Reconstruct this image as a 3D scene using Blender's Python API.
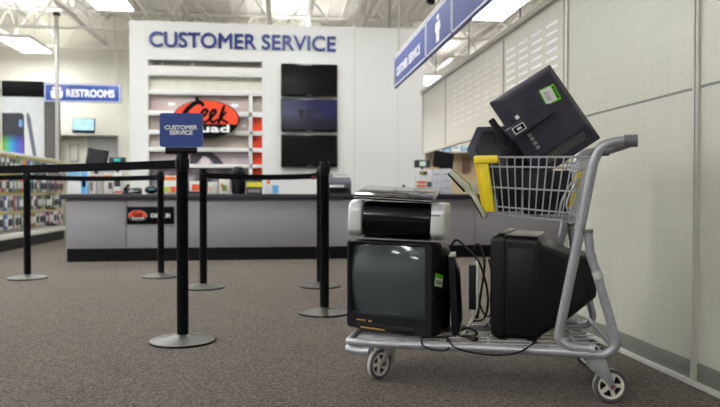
import bpy, bmesh, math, random
from mathutils import Vector, Matrix
random.seed(7)
for o in list(bpy.data.objects): bpy.data.objects.remove(o)
scene = bpy.context.scene
COL = scene.collection
# ------------------------------------------------------------------ camera
FPX, CXP, CYP, CAMZ = 660.0, 360.0, 203.5, 0.80
YAW, PITCH = math.atan(80 / FPX), math.atan(9.5 / FPX)
cam_d = bpy.data.cameras.new('camera'); cam = bpy.data.objects.new('camera', cam_d); COL.objects.link(cam)
cam_d.sensor_width = 36.0; cam_d.sensor_fit = 'HORIZONTAL'; cam_d.lens = 36.0 * FPX / 720
cam.location = (0, 0, CAMZ); cam.rotation_euler = (math.pi / 2 - PITCH, 0, -YAW)
cam_d.dof.use_dof = True; cam_d.dof.focus_distance = 2.8; cam_d.dof.aperture_fstop = 2.6
cam_d.clip_end = 200
scene.camera = cam
# ------------------------------------------------------------------ world, exposure
world = bpy.data.worlds.new('world'); scene.world = world; world.use_nodes = True
world.node_tree.nodes['Background'].inputs[0].default_value = (0.9, 0.95, 1.0, 1)
world.node_tree.nodes['Background'].inputs[1].default_value = 0.05
vs = scene.view_settings
vs.view_transform = 'Standard'; vs.look = 'None'; vs.gamma = 1.0; vs.use_curve_mapping = False
vs.exposure = 0.85
LIGHT = 17.0     # radiance of every fluorescent diffuser

# ------------------------------------------------------------------ pixel -> place
def ray(px, py):
    x, y, z = (px - CXP) / FPX, 1.0, -(py - CYP) / FPX
    c, s = math.cos(PITCH), math.sin(PITCH)
    y, z = y * c + z * s, -y * s + z * c
    c, s = math.cos(YAW), math.sin(YAW)
    return Vector((x * c + y * s, -x * s + y * c, z))
CAM = Vector((0, 0, CAMZ))
def atz(px, py, z): r = ray(px, py); return CAM + r * ((z - CAMZ) / r.z)
def atY(px, py, Y): r = ray(px, py); return CAM + r * (Y / r.y)
def atX(px, py, X): r = ray(px, py); return CAM + r * (X / r.x)
# cart frame: u along its near side, v away, z up
CO = Vector((0.4074, 2.7943, 0)); CA = math.radians(-26.945)
CM = Matrix.Translation(CO) @ Matrix.Rotation(CA, 4, 'Z')
CMI = CM.inverted()
def at_v(px, py, v):          # point on the vertical plane v = const, in cart coordinates
    o, r = CMI @ CAM, CMI.to_3x3() @ ray(px, py)
    return o + r * ((v - o.y) / r.y)

# ------------------------------------------------------------------ materials
MATS = {}
def mat(name, col, rough=0.5, metal=0.0, spec=0.5, emit=None, estr=1.0, noise=None, bump=None, coat=0.0):
    """noise=(scale, amount, stretch xyz) varies the colour, bump=(scale, strength, distance, stretch) gives fine relief"""
    m = bpy.data.materials.new(name); m.use_nodes = True
    nt = m.node_tree; b = nt.nodes['Principled BSDF']
    b.inputs['Base Color'].default_value = (*col, 1); b.inputs['Roughness'].default_value = rough
    b.inputs['Metallic'].default_value = metal; b.inputs['Specular IOR Level'].default_value = spec
    b.inputs['Coat Weight'].default_value = coat
    if emit:
        b.inputs['Emission Color'].default_value = (*emit, 1); b.inputs['Emission Strength'].default_value = estr
    def tex(scale, stretch, detail=3):
        tc = nt.nodes.new('ShaderNodeTexCoord'); mp = nt.nodes.new('ShaderNodeMapping')
        mp.inputs['Scale'].default_value = stretch
        nt.links.new(tc.outputs['Object'], mp.inputs['Vector'])
        n = nt.nodes.new('ShaderNodeTexNoise'); n.inputs['Scale'].default_value = scale; n.inputs['Detail'].default_value = detail
        nt.links.new(mp.outputs['Vector'], n.inputs['Vector']); return n
    if noise:
        sc, amt, st = noise
        n = tex(sc, st); r = nt.nodes.new('ShaderNodeValToRGB')
        r.color_ramp.elements[0].position = 0.3; r.color_ramp.elements[1].position = 0.7
        r.color_ramp.elements[0].color = (*[c * (1 - amt) for c in col], 1)
        r.color_ramp.elements[1].color = (*[min(1, c * (1 + amt)) for c in col], 1)
        nt.links.new(n.outputs['Fac'], r.inputs['Fac']); nt.links.new(r.outputs['Color'], b.inputs['Base Color'])
    if bump:
        sc, stg, dist, st = bump
        n = tex(sc, st, 2); bp = nt.nodes.new('ShaderNodeBump')
        bp.inputs['Strength'].default_value = stg; bp.inputs['Distance'].default_value = dist
        nt.links.new(n.outputs['Fac'], bp.inputs['Height']); nt.links.new(bp.outputs['Normal'], b.inputs['Normal'])
    MATS[name] = m
    return m
def hexc(h):
    v = [int(h[i:i + 2], 16) / 255 for i in (0, 2, 4)]
    return tuple(c / 12.92 if c <= 0.04045 else ((c + 0.055) / 1.055) ** 2.4 for c in v)
S1 = (1, 1, 1)
M_white = mat('white_paint', hexc('d9dad6'), 0.55, noise=(1.2, 0.02, S1))
M_cream = mat('cream_paint', hexc('dddbcc'), 0.7, noise=(0.8, 0.03, S1))
M_beige = mat('beige_paint', hexc('d8c4a2'), 0.7, noise=(0.8, 0.03, S1))
M_grey_wall = mat('grey_paint', hexc('a8a8a2'), 0.7, noise=(0.8, 0.03, S1))
M_ceil = mat('ceiling_steel_white', hexc('ecebe7'), 0.6, noise=(2, 0.03, S1))
M_joist = mat('joist_white', hexc('e6e5df'), 0.5, noise=(5, 0.03, S1))
M_laminate = mat('grey_laminate', hexc('959398'), 0.45, noise=(6, 0.02, S1))
M_top = mat('dark_countertop', hexc('26252b'), 0.4, noise=(60, 0.15, S1))
M_toe = mat('black_toe_kick', hexc('08080e'), 0.45, spec=0.2)
M_black = mat('black_plastic', hexc('0a0a10'), 0.42, spec=0.3, noise=(8, 0.08, S1), bump=(900, 0.15, 0.0005, S1))
M_black2 = mat('charcoal_plastic', hexc('121219'), 0.42, spec=0.3, noise=(8, 0.08, S1), bump=(900, 0.2, 0.0005, S1))
M_gloss = mat('gloss_black_plastic', hexc('07070c'), 0.06, coat=0.4, noise=(3, 0.1, S1))
M_gloss2 = mat('printer_black_gloss', hexc('05050b'), 0.1, spec=0.28, noise=(3, 0.1, S1))
M_navyblack = mat('monitor_casing', hexc('373543'), 0.42, spec=0.35, noise=(10, 0.06, S1), bump=(700, 0.12, 0.0005, S1))
M_screen_crt = mat('crt_glass', hexc('3c4545'), 0.07, spec=0.7, noise=(2, 0.03, S1))
M_post = mat('post_black', hexc('05050a'), 0.4, spec=0.18, noise=(6, 0.1, S1))
M_base = mat('stanchion_base_metal', hexc('62625d'), 0.42, 0.55, noise=(40, 0.1, S1))
M_belt = mat('belt_webbing', hexc('05050a'), 0.8, spec=0.15, bump=(300, 0.3, 0.001, (1, 1, 0.2)))
M_red = mat('red_plastic', hexc('7a1a20'), 0.4)
M_blue = mat('sign_blue', hexc('1f4494'), 0.35, noise=(2, 0.03, S1))
M_blue2 = mat('hanging_sign_blue', hexc('4c5790'), 0.5, noise=(2, 0.03, S1))
M_letter = mat('letter_blue', hexc('16307a'), 0.4)
M_pwhite = mat('print_white', hexc('eceded'), 0.5)
M_orange = mat('logo_orange', hexc('f2461c'), 0.4)
M_pblack = mat('print_black', hexc('040406'), 0.5, spec=0.12)
M_pipe = mat('cart_grey_coating', hexc('a6a7ad'), 0.3, 0.35, noise=(30, 0.08, S1))
M_wire = mat('cart_wire_zinc', hexc('bcbdc2'), 0.32, 0.3, noise=(50, 0.08, S1))
M_grip = mat('grip_grey_plastic', hexc('6d6e76'), 0.5, noise=(20, 0.05, S1))
M_yellow = mat('yellow_plastic', hexc('fbe02a'), 0.4, noise=(12, 0.05, S1))
M_tire = mat('wheel_rubber_grey', hexc('504f52'), 0.6)
M_tread = mat('wheel_tread_pale', hexc('aeaca6'), 0.6, noise=(30, 0.12, S1))
M_hub = mat('wheel_hub_cream', hexc('dedacb'), 0.5, noise=(30, 0.08, S1))
M_rust = mat('rusty_bolt', hexc('8a5a38'), 0.7, 0.3, noise=(80, 0.3, S1))
M_silver = mat('printer_silver', hexc('dcdedf'), 0.38, 0.25, noise=(10, 0.03, S1))
M_pale = mat('pale_grey_plastic', hexc('c4c4bc'), 0.4, noise=(10, 0.04, S1))
M_greygreen = mat('pale_sage_metal', hexc('b4b5a2'), 0.45, 0.1, noise=(10, 0.04, S1))
M_green = mat('sticker_green', hexc('6fd41e'), 0.5)
M_ink = mat('sticker_ink', hexc('6a6a6a'), 0.6)
M_gold = mat('gold_print', hexc('c8a060'), 0.4, 0.3)
M_cable = mat('cable_black', hexc('060608'), 0.5)
M_alu = mat('aluminium_trim', hexc('cac8bb'), 0.4, 0.15, noise=(4, 0.04, (1, 1, 0.1)))
M_alud = mat('aluminium_dark', hexc('8b8a84'), 0.45, 0.4)  # darker aluminium for seams, rails, mounts and small fittings
M_steelpole = mat('brushed_pole', hexc('a9a8a4'), 0.35, 0.6)
M_tvblack = mat('television_black', hexc('050507'), 0.16, noise=(4, 0.1, S1))
M_light = mat('fluorescent_diffuser', (0.9, 0.9, 0.9), 0.5, emit=(0.96, 0.98, 1.0), estr=LIGHT)
M_added_uplight = mat('added_uplight_glow', (0.9, 0.9, 0.9), 0.5, emit=(1.0, 0.985, 0.95), estr=10.0)  # glow added on top of the fixtures to brighten the ceiling
M_lightbox = mat('fixture_housing', hexc('e6e6e4'), 0.5)
M_glass = mat('pack_clear_plastic', hexc('cfd2cf'), 0.15, spec=0.7)
def simple(name, h, rough=0.5): return MATS.get(name) or mat(name, hexc(h), rough, noise=(9, 0.05, S1))

# carpet
def carpet():
    m = bpy.data.materials.new('carpet'); m.use_nodes = True; nt = m.node_tree; b = nt.nodes['Principled BSDF']
    b.inputs['Roughness'].default_value = 0.95; b.inputs['Specular IOR Level'].default_value = 0.1
    b.inputs['Sheen Weight'].default_value = 0.08; b.inputs['Sheen Roughness'].default_value = 0.45; b.inputs['Sheen Tint'].default_value = (0.9, 0.85, 0.78, 1)
    tc = nt.nodes.new('ShaderNodeTexCoord')
    n1 = nt.nodes.new('ShaderNodeTexNoise'); n1.inputs['Scale'].default_value = 105; n1.inputs['Detail'].default_value = 4
    n2 = nt.nodes.new('ShaderNodeTexNoise'); n2.inputs['Scale'].default_value = 1.3; n2.inputs['Detail'].default_value = 3
    for n in (n1, n2): nt.links.new(tc.outputs['Object'], n.inputs['Vector'])
    r = nt.nodes.new('ShaderNodeValToRGB')
    r.color_ramp.elements[0].position = 0.32; r.color_ramp.elements[1].position = 0.7
    r.color_ramp.elements[0].color = (*hexc('383430'), 1); r.color_ramp.elements[1].color = (*hexc('7d746b'), 1)
    nt.links.new(n1.outputs['Fac'], r.inputs['Fac'])
    mx = nt.nodes.new('ShaderNodeMix'); mx.data_type = 'RGBA'; mx.blend_type = 'MULTIPLY'; mx.inputs['Factor'].default_value = 0.35
    r2 = nt.nodes.new('ShaderNodeValToRGB')
    r2.color_ramp.elements[0].color = (0.55, 0.55, 0.55, 1); r2.color_ramp.elements[1].color = (1, 1, 1, 1)
    nt.links.new(n2.outputs['Fac'], r2.inputs['Fac'])
    nt.links.new(r.outputs['Color'], mx.inputs['A']); nt.links.new(r2.outputs['Color'], mx.inputs['B'])
    nt.links.new(mx.outputs['Result'], b.inputs['Base Color'])
    bp = nt.nodes.new('ShaderNodeBump'); bp.inputs['Strength'].default_value = 0.7; bp.inputs['Distance'].default_value = 0.006
    nt.links.new(n1.outputs['Fac'], bp.inputs['Height']); nt.links.new(bp.outputs['Normal'], b.inputs['Normal'])
    return m
M_carpet = carpet()
# woven translucent-looking partition sheet: fine crossing threads
def woven(name, col, rough):
    m = bpy.data.materials.new(name); m.use_nodes = True; nt = m.node_tree; b = nt.nodes['Principled BSDF']
    b.inputs['Roughness'].default_value = rough; b.inputs['Specular IOR Level'].default_value = 0.45
    tc = nt.nodes.new('ShaderNodeTexCoord'); outs = []
    for st in ((1, 160, 1.2), (1, 1.6, 140)):
        mp = nt.nodes.new('ShaderNodeMapping'); mp.inputs['Scale'].default_value = st
        nt.links.new(tc.outputs['Object'], mp.inputs['Vector'])
        n = nt.nodes.new('ShaderNodeTexNoise'); n.inputs['Scale'].default_value = 1.0; n.inputs['Detail'].default_value = 2.0
        nt.links.new(mp.outputs['Vector'], n.inputs['Vector']); outs.append(n.outputs['Fac'])
    a = nt.nodes.new('ShaderNodeMath'); a.operation = 'ADD'
    nt.links.new(outs[0], a.inputs[0]); nt.links.new(outs[1], a.inputs[1])
    d = nt.nodes.new('ShaderNodeMath'); d.operation = 'MULTIPLY'; d.inputs[1].default_value = 0.5
    nt.links.new(a.outputs[0], d.inputs[0])
    r = nt.nodes.new('ShaderNodeValToRGB')
    r.color_ramp.elements[0].position = 0.35; r.color_ramp.elements[1].position = 0.66
    r.color_ramp.elements[0].color = (*[c * 0.92 for c in col], 1); r.color_ramp.elements[1].color = (*[min(1, c * 1.06) for c in col], 1)
    nt.links.new(d.outputs[0], r.inputs['Fac']); nt.links.new(r.outputs['Color'], b.inputs['Base Color'])
    bp = nt.nodes.new('ShaderNodeBump'); bp.inputs['Strength'].default_value = 0.25; bp.inputs['Distance'].default_value = 0.002
    nt.links.new(d.outputs[0], bp.inputs['Height']); nt.links.new(bp.outputs['Normal'], b.inputs['Normal'])
    return m
M_woven = woven('woven_panel_sheet', hexc('c8c8ba'), 0.33)
M_woven2 = woven('perforated_panel_sheet', hexc('d3cfc1'), 0.4)

# ------------------------------------------------------------------ mesh helpers
def rrect(w, h, r, n=4):
    pts = []
    for cx, cz, a0 in ((w / 2 - r, h / 2 - r, 0), (-w / 2 + r, h / 2 - r, 90), (-w / 2 + r, -h / 2 + r, 180), (w / 2 - r, -h / 2 + r, 270)):
        for k in range(n + 1):
            a = math.radians(a0 + 90 * k / n); pts.append((cx + r * math.cos(a), cz + r * math.sin(a)))
    return pts
def smooth_path(pts, r, n=5):
    """polyline with rounded corners"""
    pts = [Vector(p) for p in pts]; out = [pts[0]]
    for i in range(1, len(pts) - 1):
        a, b, c = pts[i - 1], pts[i], pts[i + 1]
        d = min(r, (a - b).length * 0.45, (c - b).length * 0.45)
        p, q = b + (a - b).normalized() * d, b + (c - b).normalized() * d
        for k in range(n + 1):
            t = k / n; out.append(p * (1 - t) ** 2 + b * 2 * t * (1 - t) + q * t * t)
    out.append(pts[-1]); return out
def spline(pts, n=6):
    pts = [Vector(p) for p in pts]; P = [pts[0]] + pts + [pts[-1]]; out = []
    for i in range(1, len(P) - 2):
        for k in range(n):
            t = k / n; a, b, c, d = P[i - 1], P[i], P[i + 1], P[i + 2]
            out.append(0.5 * ((2 * b) + (c - a) * t + (2 * a - 5 * b + 4 * c - d) * t * t + (3 * b - a - 3 * c + d) * t ** 3))
    out.append(pts[-1]); return out
class MB:
    def __init__(s): s.v = []; s.f = []
    def add(s, verts, faces, M=None):
        k = len(s.v)
        s.v += [(M @ Vector(p)) if M else Vector(p) for p in verts]; s.f += [[i + k for i in f] for f in faces]; return s
    def box(s, x0, x1, y0, y1, z0, z1, M=None):
        V = [(x, y, z) for x in (x0, x1) for y in (y0, y1) for z in (z0, z1)]
        return s.add(V, [(0, 1, 3, 2), (4, 6, 7, 5), (0, 4, 5, 1), (2, 3, 7, 6), (0, 2, 6, 4), (1, 5, 7, 3)], M)
    def prism(s, poly, y0, y1, M=None):
        """poly in (x, z), extruded along y"""
        n = len(poly); V = [(x, y0, z) for x, z in poly] + [(x, y1, z) for x, z in poly]
        F = [list(range(n)), list(range(2 * n - 1, n - 1, -1))] + [(i, (i + 1) % n, (i + 1) % n + n, i + n) for i in range(n)]
        return s.add(V, F, M)
    def loft(s, secs, M=None, cap=True):
        """secs: list of lists of 3d points"""
        n = len(secs[0]); V = [p for c in secs for p in c]; F = []
        for j in range(len(secs) - 1):
            for i in range(n):
                a, b = j * n + i, j * n + (i + 1) % n; F.append((a, b, b + n, a + n))
        if cap: F += [list(range(n)), list(range(len(V) - 1, len(V) - n - 1, -1))]
        return s.add(V, F, M)
    def lathe(s, prof, n=24, M=None, cap=True):
        if not cap: prof = list(prof) + [prof[0]]
        V = []; F = []
        for r, z in prof:
            for k in range(n):
                a = 2 * math.pi * k / n; V.append((r * math.cos(a), r * math.sin(a), z))
        for j in range(len(prof) - 1):
            for i in range(n):
                a, b = j * n + i, j * n + (i + 1) % n; F.append((a, b, b + n, a + n))
        if cap: F += [list(range(n)), list(range(len(V) - 1, len(V) - n - 1, -1))]
        return s.add(V, F, M)
    def tube(s, pts, r, n=8, M=None, flat=1.0):
        pts = [Vector(p) for p in pts]; secs = []; up = None
        for i, p in enumerate(pts):
            t = (pts[min(i + 1, len(pts) - 1)] - pts[max(i - 1, 0)]).normalized()
            if up is None: up = Vector((0, 0, 1)) if abs(t.z) < 0.9 else Vector((0, 1, 0))
            a = t.cross(up)
            if a.length < 1e-5: a = t.cross(Vector((1, 0, 0)))
            a.normalize(); b = a.cross(t).normalized(); up = b
            secs.append([p + a * (r * flat * math.cos(2 * math.pi * k / n)) + b * (r * math.sin(2 * math.pi * k / n)) for k in range(n)])
        return s.loft(secs, M)
    def sphere(s, c, rx, ry, rz, n=12, m=8, M=None):
        V = [(c[0], c[1], c[2] + rz)]; F = []
        for j in range(1, m):
            t = math.pi * j / m
            for i in range(n):
                a = 2 * math.pi * i / n; V.append((c[0] + rx * math.sin(t) * math.cos(a), c[1] + ry * math.sin(t) * math.sin(a), c[2] + rz * math.cos(t)))
        V.append((c[0], c[1], c[2] - rz)); L = len(V) - 1
        for i in range(n):
            F.append((0, 1 + i, 1 + (i + 1) % n)); F.append((L, L - n + (i + 1) % n, L - n + i))
        for j in range(m - 2):
            for i in range(n):
                a, b = 1 + j * n + i, 1 + j * n + (i + 1) % n; F.append((a, a + n, b + n, b))
        return s.add(V, F, M)
    def mesh(s, name, material, bevel=0, seg=2, smooth=True, angle=35):
        bm = bmesh.new(); vs_ = [bm.verts.new(p) for p in s.v]
        for f in s.f:
            try: bm.faces.new([vs_[i] for i in f])
            except ValueError: pass
        bmesh.ops.recalc_face_normals(bm, faces=bm.faces)
        if bevel:
            ed = [e for e in bm.edges if len(e.link_faces) == 2 and e.calc_face_angle(0) > 0.6]
            bmesh.ops.bevel(bm, geom=ed, offset=bevel, segments=seg, affect='EDGES', profile=0.5, clamp_overlap=True)
        me = bpy.data.meshes.new(name); bm.to_mesh(me); bm.free()
        me.materials.append(material)
        if smooth:
            me.polygons.foreach_set('use_smooth', [True] * len(me.polygons)); me.set_sharp_from_angle(angle=math.radians(angle))
        return me
    def build(s, name, material, parent=None, bevel=0, seg=2, smooth=True, angle=35, world=False, label=None):
        if parent is not None and world:
            inv = parent.matrix_basis.inverted()
            if parent.parent is not None: inv = (parent.parent.matrix_basis @ parent.matrix_basis).inverted()
            s.v = [inv @ p for p in s.v]
        off = Vector((0, 0, 0))
        if parent is None and s.v:
            xs, ys, zs = zip(*[tuple(p) for p in s.v]); off = Vector(((min(xs) + max(xs)) / 2, (min(ys) + max(ys)) / 2, min(zs)))
            s.v = [p - off for p in s.v]
        o = bpy.data.objects.new(name, s.mesh(name, material, bevel, seg, smooth, angle)); COL.objects.link(o)
        o.location = off
        if parent is not None: o.parent = parent
        if label: o['label'] = label
        return o
def tag(o, label, cat, group=None, kind=None):
    o['label'] = label
    if cat: o['category'] = cat
    if group: o['group'] = group
    if kind: o['kind'] = kind
    return o
def struct(o, label=None):
    o['kind'] = 'structure'
    if label: o['label'] = label
    return o
def thing(name, label, cat, loc=(0, 0, 0), rotz=0, group=None, M=None):
    o = bpy.data.objects.new(name, None); COL.objects.link(o); o.empty_display_size = 0.1
    o.matrix_basis = M if M is not None else Matrix.Translation(Vector(loc)) @ Matrix.Rotation(rotz, 4, 'Z')
    return tag(o, label, cat, group)
def piece(src, parent, loc=None):
    c = src.copy(); COL.objects.link(c); c.parent = parent
    if loc is not None: c.location = loc
    return c
def copy_tree(o, parent=None):
    c = o.copy(); COL.objects.link(c); c.parent = parent
    for ch in list(o.children): copy_tree(ch, c)
    return c
_txt = {}
def text_mb(s, x0, x1, z0, z1, y, depth=0.004, bold=0.0, slant=0.0):
    """lettering in the x-z plane facing -y, fitted into the box"""
    cu = bpy.data.curves.new('lettering', 'FONT'); cu.body = s; cu.shear = slant; cu.resolution_u = 4
    ob = bpy.data.objects.new('lettering', cu); me = bpy.data.meshes.new_from_object(ob)
    vs_ = [v.co.copy() for v in me.vertices]; fs = [list(p.vertices) for p in me.polygons]
    bpy.data.objects.remove(ob); bpy.data.curves.remove(cu); bpy.data.meshes.remove(me)
    ax, bx = min(v.x for v in vs_), max(v.x for v in vs_); ay, by = min(v.y for v in vs_), max(v.y for v in vs_)
    fx, fz = (x1 - x0) / (bx - ax), (z1 - z0) / (by - ay)
    V = [(x0 + (v.x - ax) * fx, y, z0 + (v.y - ay) * fz) for v in vs_]; n = len(V)
    ed = {}
    for f in fs:
        for i in range(len(f)):
            a, b = f[i], f[(i + 1) % len(f)]; ed[(a, b)] = ed.get((a, b), 0) + 1
    hh = (z1 - z0) * bold * 1.3; m = MB()
    shifts = [(hh * math.cos(a), hh * math.sin(a)) for a in [k * math.pi / 4 for k in range(8)]] if bold > 0 else [(0, 0)]
    for q_, (sx_, sz_) in enumerate(shifts):
        k = len(m.v); y = y - depth * 0.04
        m.v += [Vector((p[0] + sx_, y, p[2] + sz_)) for p in V] + [Vector((p[0] + sx_, y + depth, p[2] + sz_)) for p in V]
        m.f += [[q + k for q in f] for f in fs]
        for (a, b) in ed:
            if (b, a) not in ed: m.f.append([b + k, a + k, a + n + k, b + n + k])
    return m
def letters(parent, name, s, x0, x1, z0, z1, y, material, depth=0.004, bold=0.0, slant=0.0, world=False):
    return text_mb(s, x0, x1, z0, z1, y, depth, bold, slant).build(name, material, parent, smooth=False, world=world)

# ================================================================== SETTING
DECK = 4.95
struct(MB().box(-14, 9, -9, 26, -0.1, 0).build('floor', M_carpet, smooth=False))
struct(MB().box(-14, 9, -9, 26, DECK, DECK + 0.1).build('ceiling', M_ceil, smooth=False))
struct(MB().box(-14.2, -14, -9, 26, 0, DECK).build('wall_left', M_white, smooth=False))
struct(MB().box(-14, 9, -9.2, -9, 0, DECK).build('wall_front', M_grey_wall, smooth=False))
struct(MB().box(9, 9.2, -9, 26, 0, DECK).build('wall_far_right', M_beige, smooth=False))
struct(MB().box(1.0, 9, 25, 25.2, 0, DECK).build('wall_far_back', M_white, smooth=False))
# back wall with the restroom corridor opening
YB = 16.0
a0, a1 = atY(60, 135, YB), atY(118, 135, YB)
bw = MB()
bw.box(-14, a0.x, YB, YB + 0.15, 0, DECK).box(a1.x, 1.0, YB, YB + 0.15, 0, DECK).box(a0.x, a1.x, YB, YB + 0.15, a0.z, DECK)
struct(bw.build('wall_back', M_cream, smooth=False))
struct(MB().box(1.0, 1.15, YB + 0.15, 25, 0, DECK).build('wall_inner_return', M_white, smooth=False))
xm = atY(83, 140, YB).x
struct(MB().box(xm - 1.5, a1.x + 0.6, YB + 2.4, YB + 2.5, 0, 2.33).build('wall_corridor_end', M_grey_wall, smooth=False))
struct(MB().box(a0.x - 0.8, xm, YB + 0.25, YB + 0.35, 0, 2.33).build('wall_corridor_side', M_cream, smooth=False))
struct(MB().box(a0.x - 0.8, a1.x + 0.6, YB + 0.15, YB + 2.6, 2.33, 2.43).build('ceiling_corridor', M_white, smooth=False))
# ceiling joists: open-web trusses running back, and cross girders
def joist(name, p0, p1, z0, z1, step, axis):
    root = bpy.data.objects.new(name, None); COL.objects.link(root); root.location = (p0[0], p0[1], z0); root['kind'] = 'structure'
    L = (p1[1] - p0[1]) if axis == 'y' else (p1[0] - p0[0]); h = z1 - z0
    def P(a, z): return (0, a, z) if axis == 'y' else (a, 0, z)
    for nm, z in (('bottom_chord', 0.04), ('top_chord', h)):
        m = MB(); w = 0.045
        if axis == 'y': m.box(-w, w, 0, L, z - 0.04, z)
        else: m.box(0, L, -w, w, z - 0.04, z)
        m.build(nm, M_joist, root, smooth=False)
    a, up = 0.0, True; meshes = {}
    while a + step <= L + 1e-6:
        if up not in meshes:
            A, B = (P(0, 0.03), P(step, h - 0.03)) if up else (P(0, h - 0.03), P(step, 0.03))
            meshes[up] = MB().tube([A, B], 0.018, 5).mesh('web_member', M_joist)
        o = bpy.data.objects.new('web_member', meshes[up]); COL.objects.link(o); o.parent = root; o.location = P(a, 0)
        a += step; up = not up
    return root
for k, x in enumerate((-9.6, -7.7, -5.9, -4.0, -2.1, -0.2, 1.7, 3.6, 5.5, 7.4)):
    joist('ceiling_joist', (x, 9.5), (x, 16.0 if x < 1 else 25), 4.25, 4.9, 0.65, 'y')
for y, x1 in ((13.6, 9.0), (15.4, 9.0), (19.0, 9.0), (22.5, 9.0)):
    joist('ceiling_girder', (-12 if y < 16 else 1.2, y), (x1, y), 4.05, 4.9, 0.6, 'x')
for x in (-6.8, -3.1, 0.6, 2.6, 4.6):
    struct(MB().tube([(x, 9.8, 4.45), (x, 15.9 if x < 1 else 24, 4.45)], 0.05, 8).build('ceiling_pipe', M_joist))
rib = MB().box(-0.03, 0.03, 0, 12, -0.04, 0).mesh('deck_rib', M_ceil, smooth=False)
ceil = bpy.data.objects['ceiling']
for k in range(46):
    o = bpy.data.objects.new('deck_rib', rib); COL.objects.link(o); o.parent = ceil
    o.location = Vector((-9 + k * 0.36, 10.0, DECK)) - ceil.location

# ------------------------------------------------------------------ fluorescent fixtures
def make_light():
    t = thing('ceiling_light', '', 'light')
    m = MB().box(-0.31, 0.31, -0.66, 0.66, 0.012, 0.09); m.build('housing', M_lightbox, t, bevel=0.006)
    MB().box(-0.285, 0.285, -0.64, 0.64, 0.0, 0.0115).build('diffuser', M_light, t, smooth=False)
    MB().box(-0.2, 0.2, -0.6, 0.6, 0.0905, 0.1).build('added_uplight', M_added_uplight, t, smooth=False)  # unseen emitter added above the housing to light the deck
    for s in (-1, 1): MB().tube([(0, 0.5 * s, 0.1), (0, 0.5 * s, DECK - 3.9)], 0.006, 5).build('hanger_wire', M_steelpole, t)
    return t
LPOS = [(-5.28, 14.62, 'bright fluorescent ceiling light hanging over the phone poster bay'),
        (-2.75, 10.95, 'bright fluorescent ceiling light between restroom sign and customer service wall'),
        (3.66, 10.8, 'bright fluorescent ceiling light above the slotted partition panels'),
        (4.05, 17.8, 'small distant fluorescent ceiling light seen past end of customer service wall')]
seen = {(round(a), round(b)) for a, b, _ in LPOS}
for x in (-11.5, -8.2, -5.28, -2.75, 0.35, 3.66, 6.6):
    for y in (-5.5, -1.8, 3.9, 7.3, 10.9, 14.62, 18.2, 22):
        if y > 16 and x < 1.2: continue
        if y < 5 and x > 3: continue
        if any(abs(x - a) < 1.0 and abs(y - b) < 1.2 for a, b, _ in LPOS): continue
        if y == -1.8 and x > -1: continue
        if y == -5.5 and x > 2: continue
        if (x, y) in ((0.35, 3.9), (0.35, 1.2), (-2.75, 1.2), (0.35, 10.9), (3.66, 14.62), (3.66, 18.2), (-2.75, 14.62)): continue
        LPOS.append((x, y, 'fluorescent ceiling light fixture hung from the store ceiling'))
L0 = None
for x, y, lab in LPOS:
    o = L0 if L0 is None else copy_tree(L0)
    if o is None: o = L0 = make_light()
    o.location = (x, y, 3.9); tag(o, lab, 'light', 'fluorescent ceiling lights')

# ------------------------------------------------------------------ right partition
XW = 1.72
wr = bpy.data.objects.new('wall_right', None); COL.objects.link(wr); wr.location = (XW, 2.5, 0); wr['kind'] = 'structure'
def sheet(name, y0, y1, z0, z1, m, t=0.012, parent=wr, x=XW):
    return MB().box(x, x + t, y0, y1, z0, z1).build(name, m, parent, smooth=False, world=True)
YM1, YM2 = 2.556, 3.83            # mullions
seam = 1.24
edges = [1.28, YM1, YM2]
for y0, y1 in ((-0.6, 1.28), (1.28, YM1), (YM1, YM2)):
    sheet('panel', y0 + 0.02, y1 - 0.02, 0.10, seam - 0.006, M_woven)
    sheet('panel', y0 + 0.02, y1 - 0.02, seam + 0.006, 3.3, M_woven)
    MB().box(XW + 0.004, XW + 0.03, y0, y1, seam - 0.0055, seam + 0.0055).build('seam_strip', M_alud, wr, smooth=False, world=True)
for y in (-0.6, 1.28, YM1, YM2):
    MB().box(XW - 0.012, XW + 0.04, y - 0.019 - (0.02 if y == YM2 else 0), y + 0.019 + (0.0 if y == YM2 else 0), 0, 3.3).build('mullion', M_alu, wr, bevel=0.003, world=True)
    MB().box(XW - 0.018, XW - 0.0121, y - 0.004, y + 0.004, 0, 3.3).build('mullion_groove', M_pale, wr, smooth=False, world=True)
MB().box(XW - 0.022, XW + 0.03, -0.6, YM2, 0.001, 0.022).build('bottom_rail', M_pale, wr, bevel=0.003, world=True)
MB().box(XW - 0.006, XW + 0.03, -0.6, YM2, 0.0225, 0.098).build('kick_rail', M_alud, wr, bevel=0.002, world=True)
# hanging slotted panels; light through the slots painted as pale strips
painted_slot_light = MB().box(-0.0012, -0.0002, -0.09, 0.09, -0.009, 0.009).mesh('painted_slot_light', simple('slot_light_white', 'ffffff'), smooth=False)
HB, HT = 1.305, 2.03
painted_slot_light2 = MB().box(-0.0012, -0.0002, -0.09, 0.09, -0.009, 0.009).mesh('painted_slot_light', simple('slot_light_cream', 'e6e2d5'), smooth=False)
for i, (y0, y1) in enumerate(((YM2 + 0.02, 4.95), (4.95, 6.75), (6.75, 7.85))):
    p = sheet('hanging_panel', y0 + 0.01, y1 - 0.01, HB, HT - 0.02, M_woven2, 0.02)
    n = int((y1 - y0 - 0.1) / 0.25)
    for r in range(8 if i < 2 else 0):
        for c in range(n):
            o = bpy.data.objects.new('painted_slot_light', painted_slot_light if i == 0 else painted_slot_light2); COL.objects.link(o); o.parent = p
            o.location = (Vector((XW, y0 + 0.19 + c * 0.25, HT - 0.15 - r * 0.055))) - wr.location
    MB().box(XW - 0.01, XW + 0.03, y1 - 0.009, y1 + 0.009, HB, HT).build('mullion', M_alu, wr, smooth=False, world=True)
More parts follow.
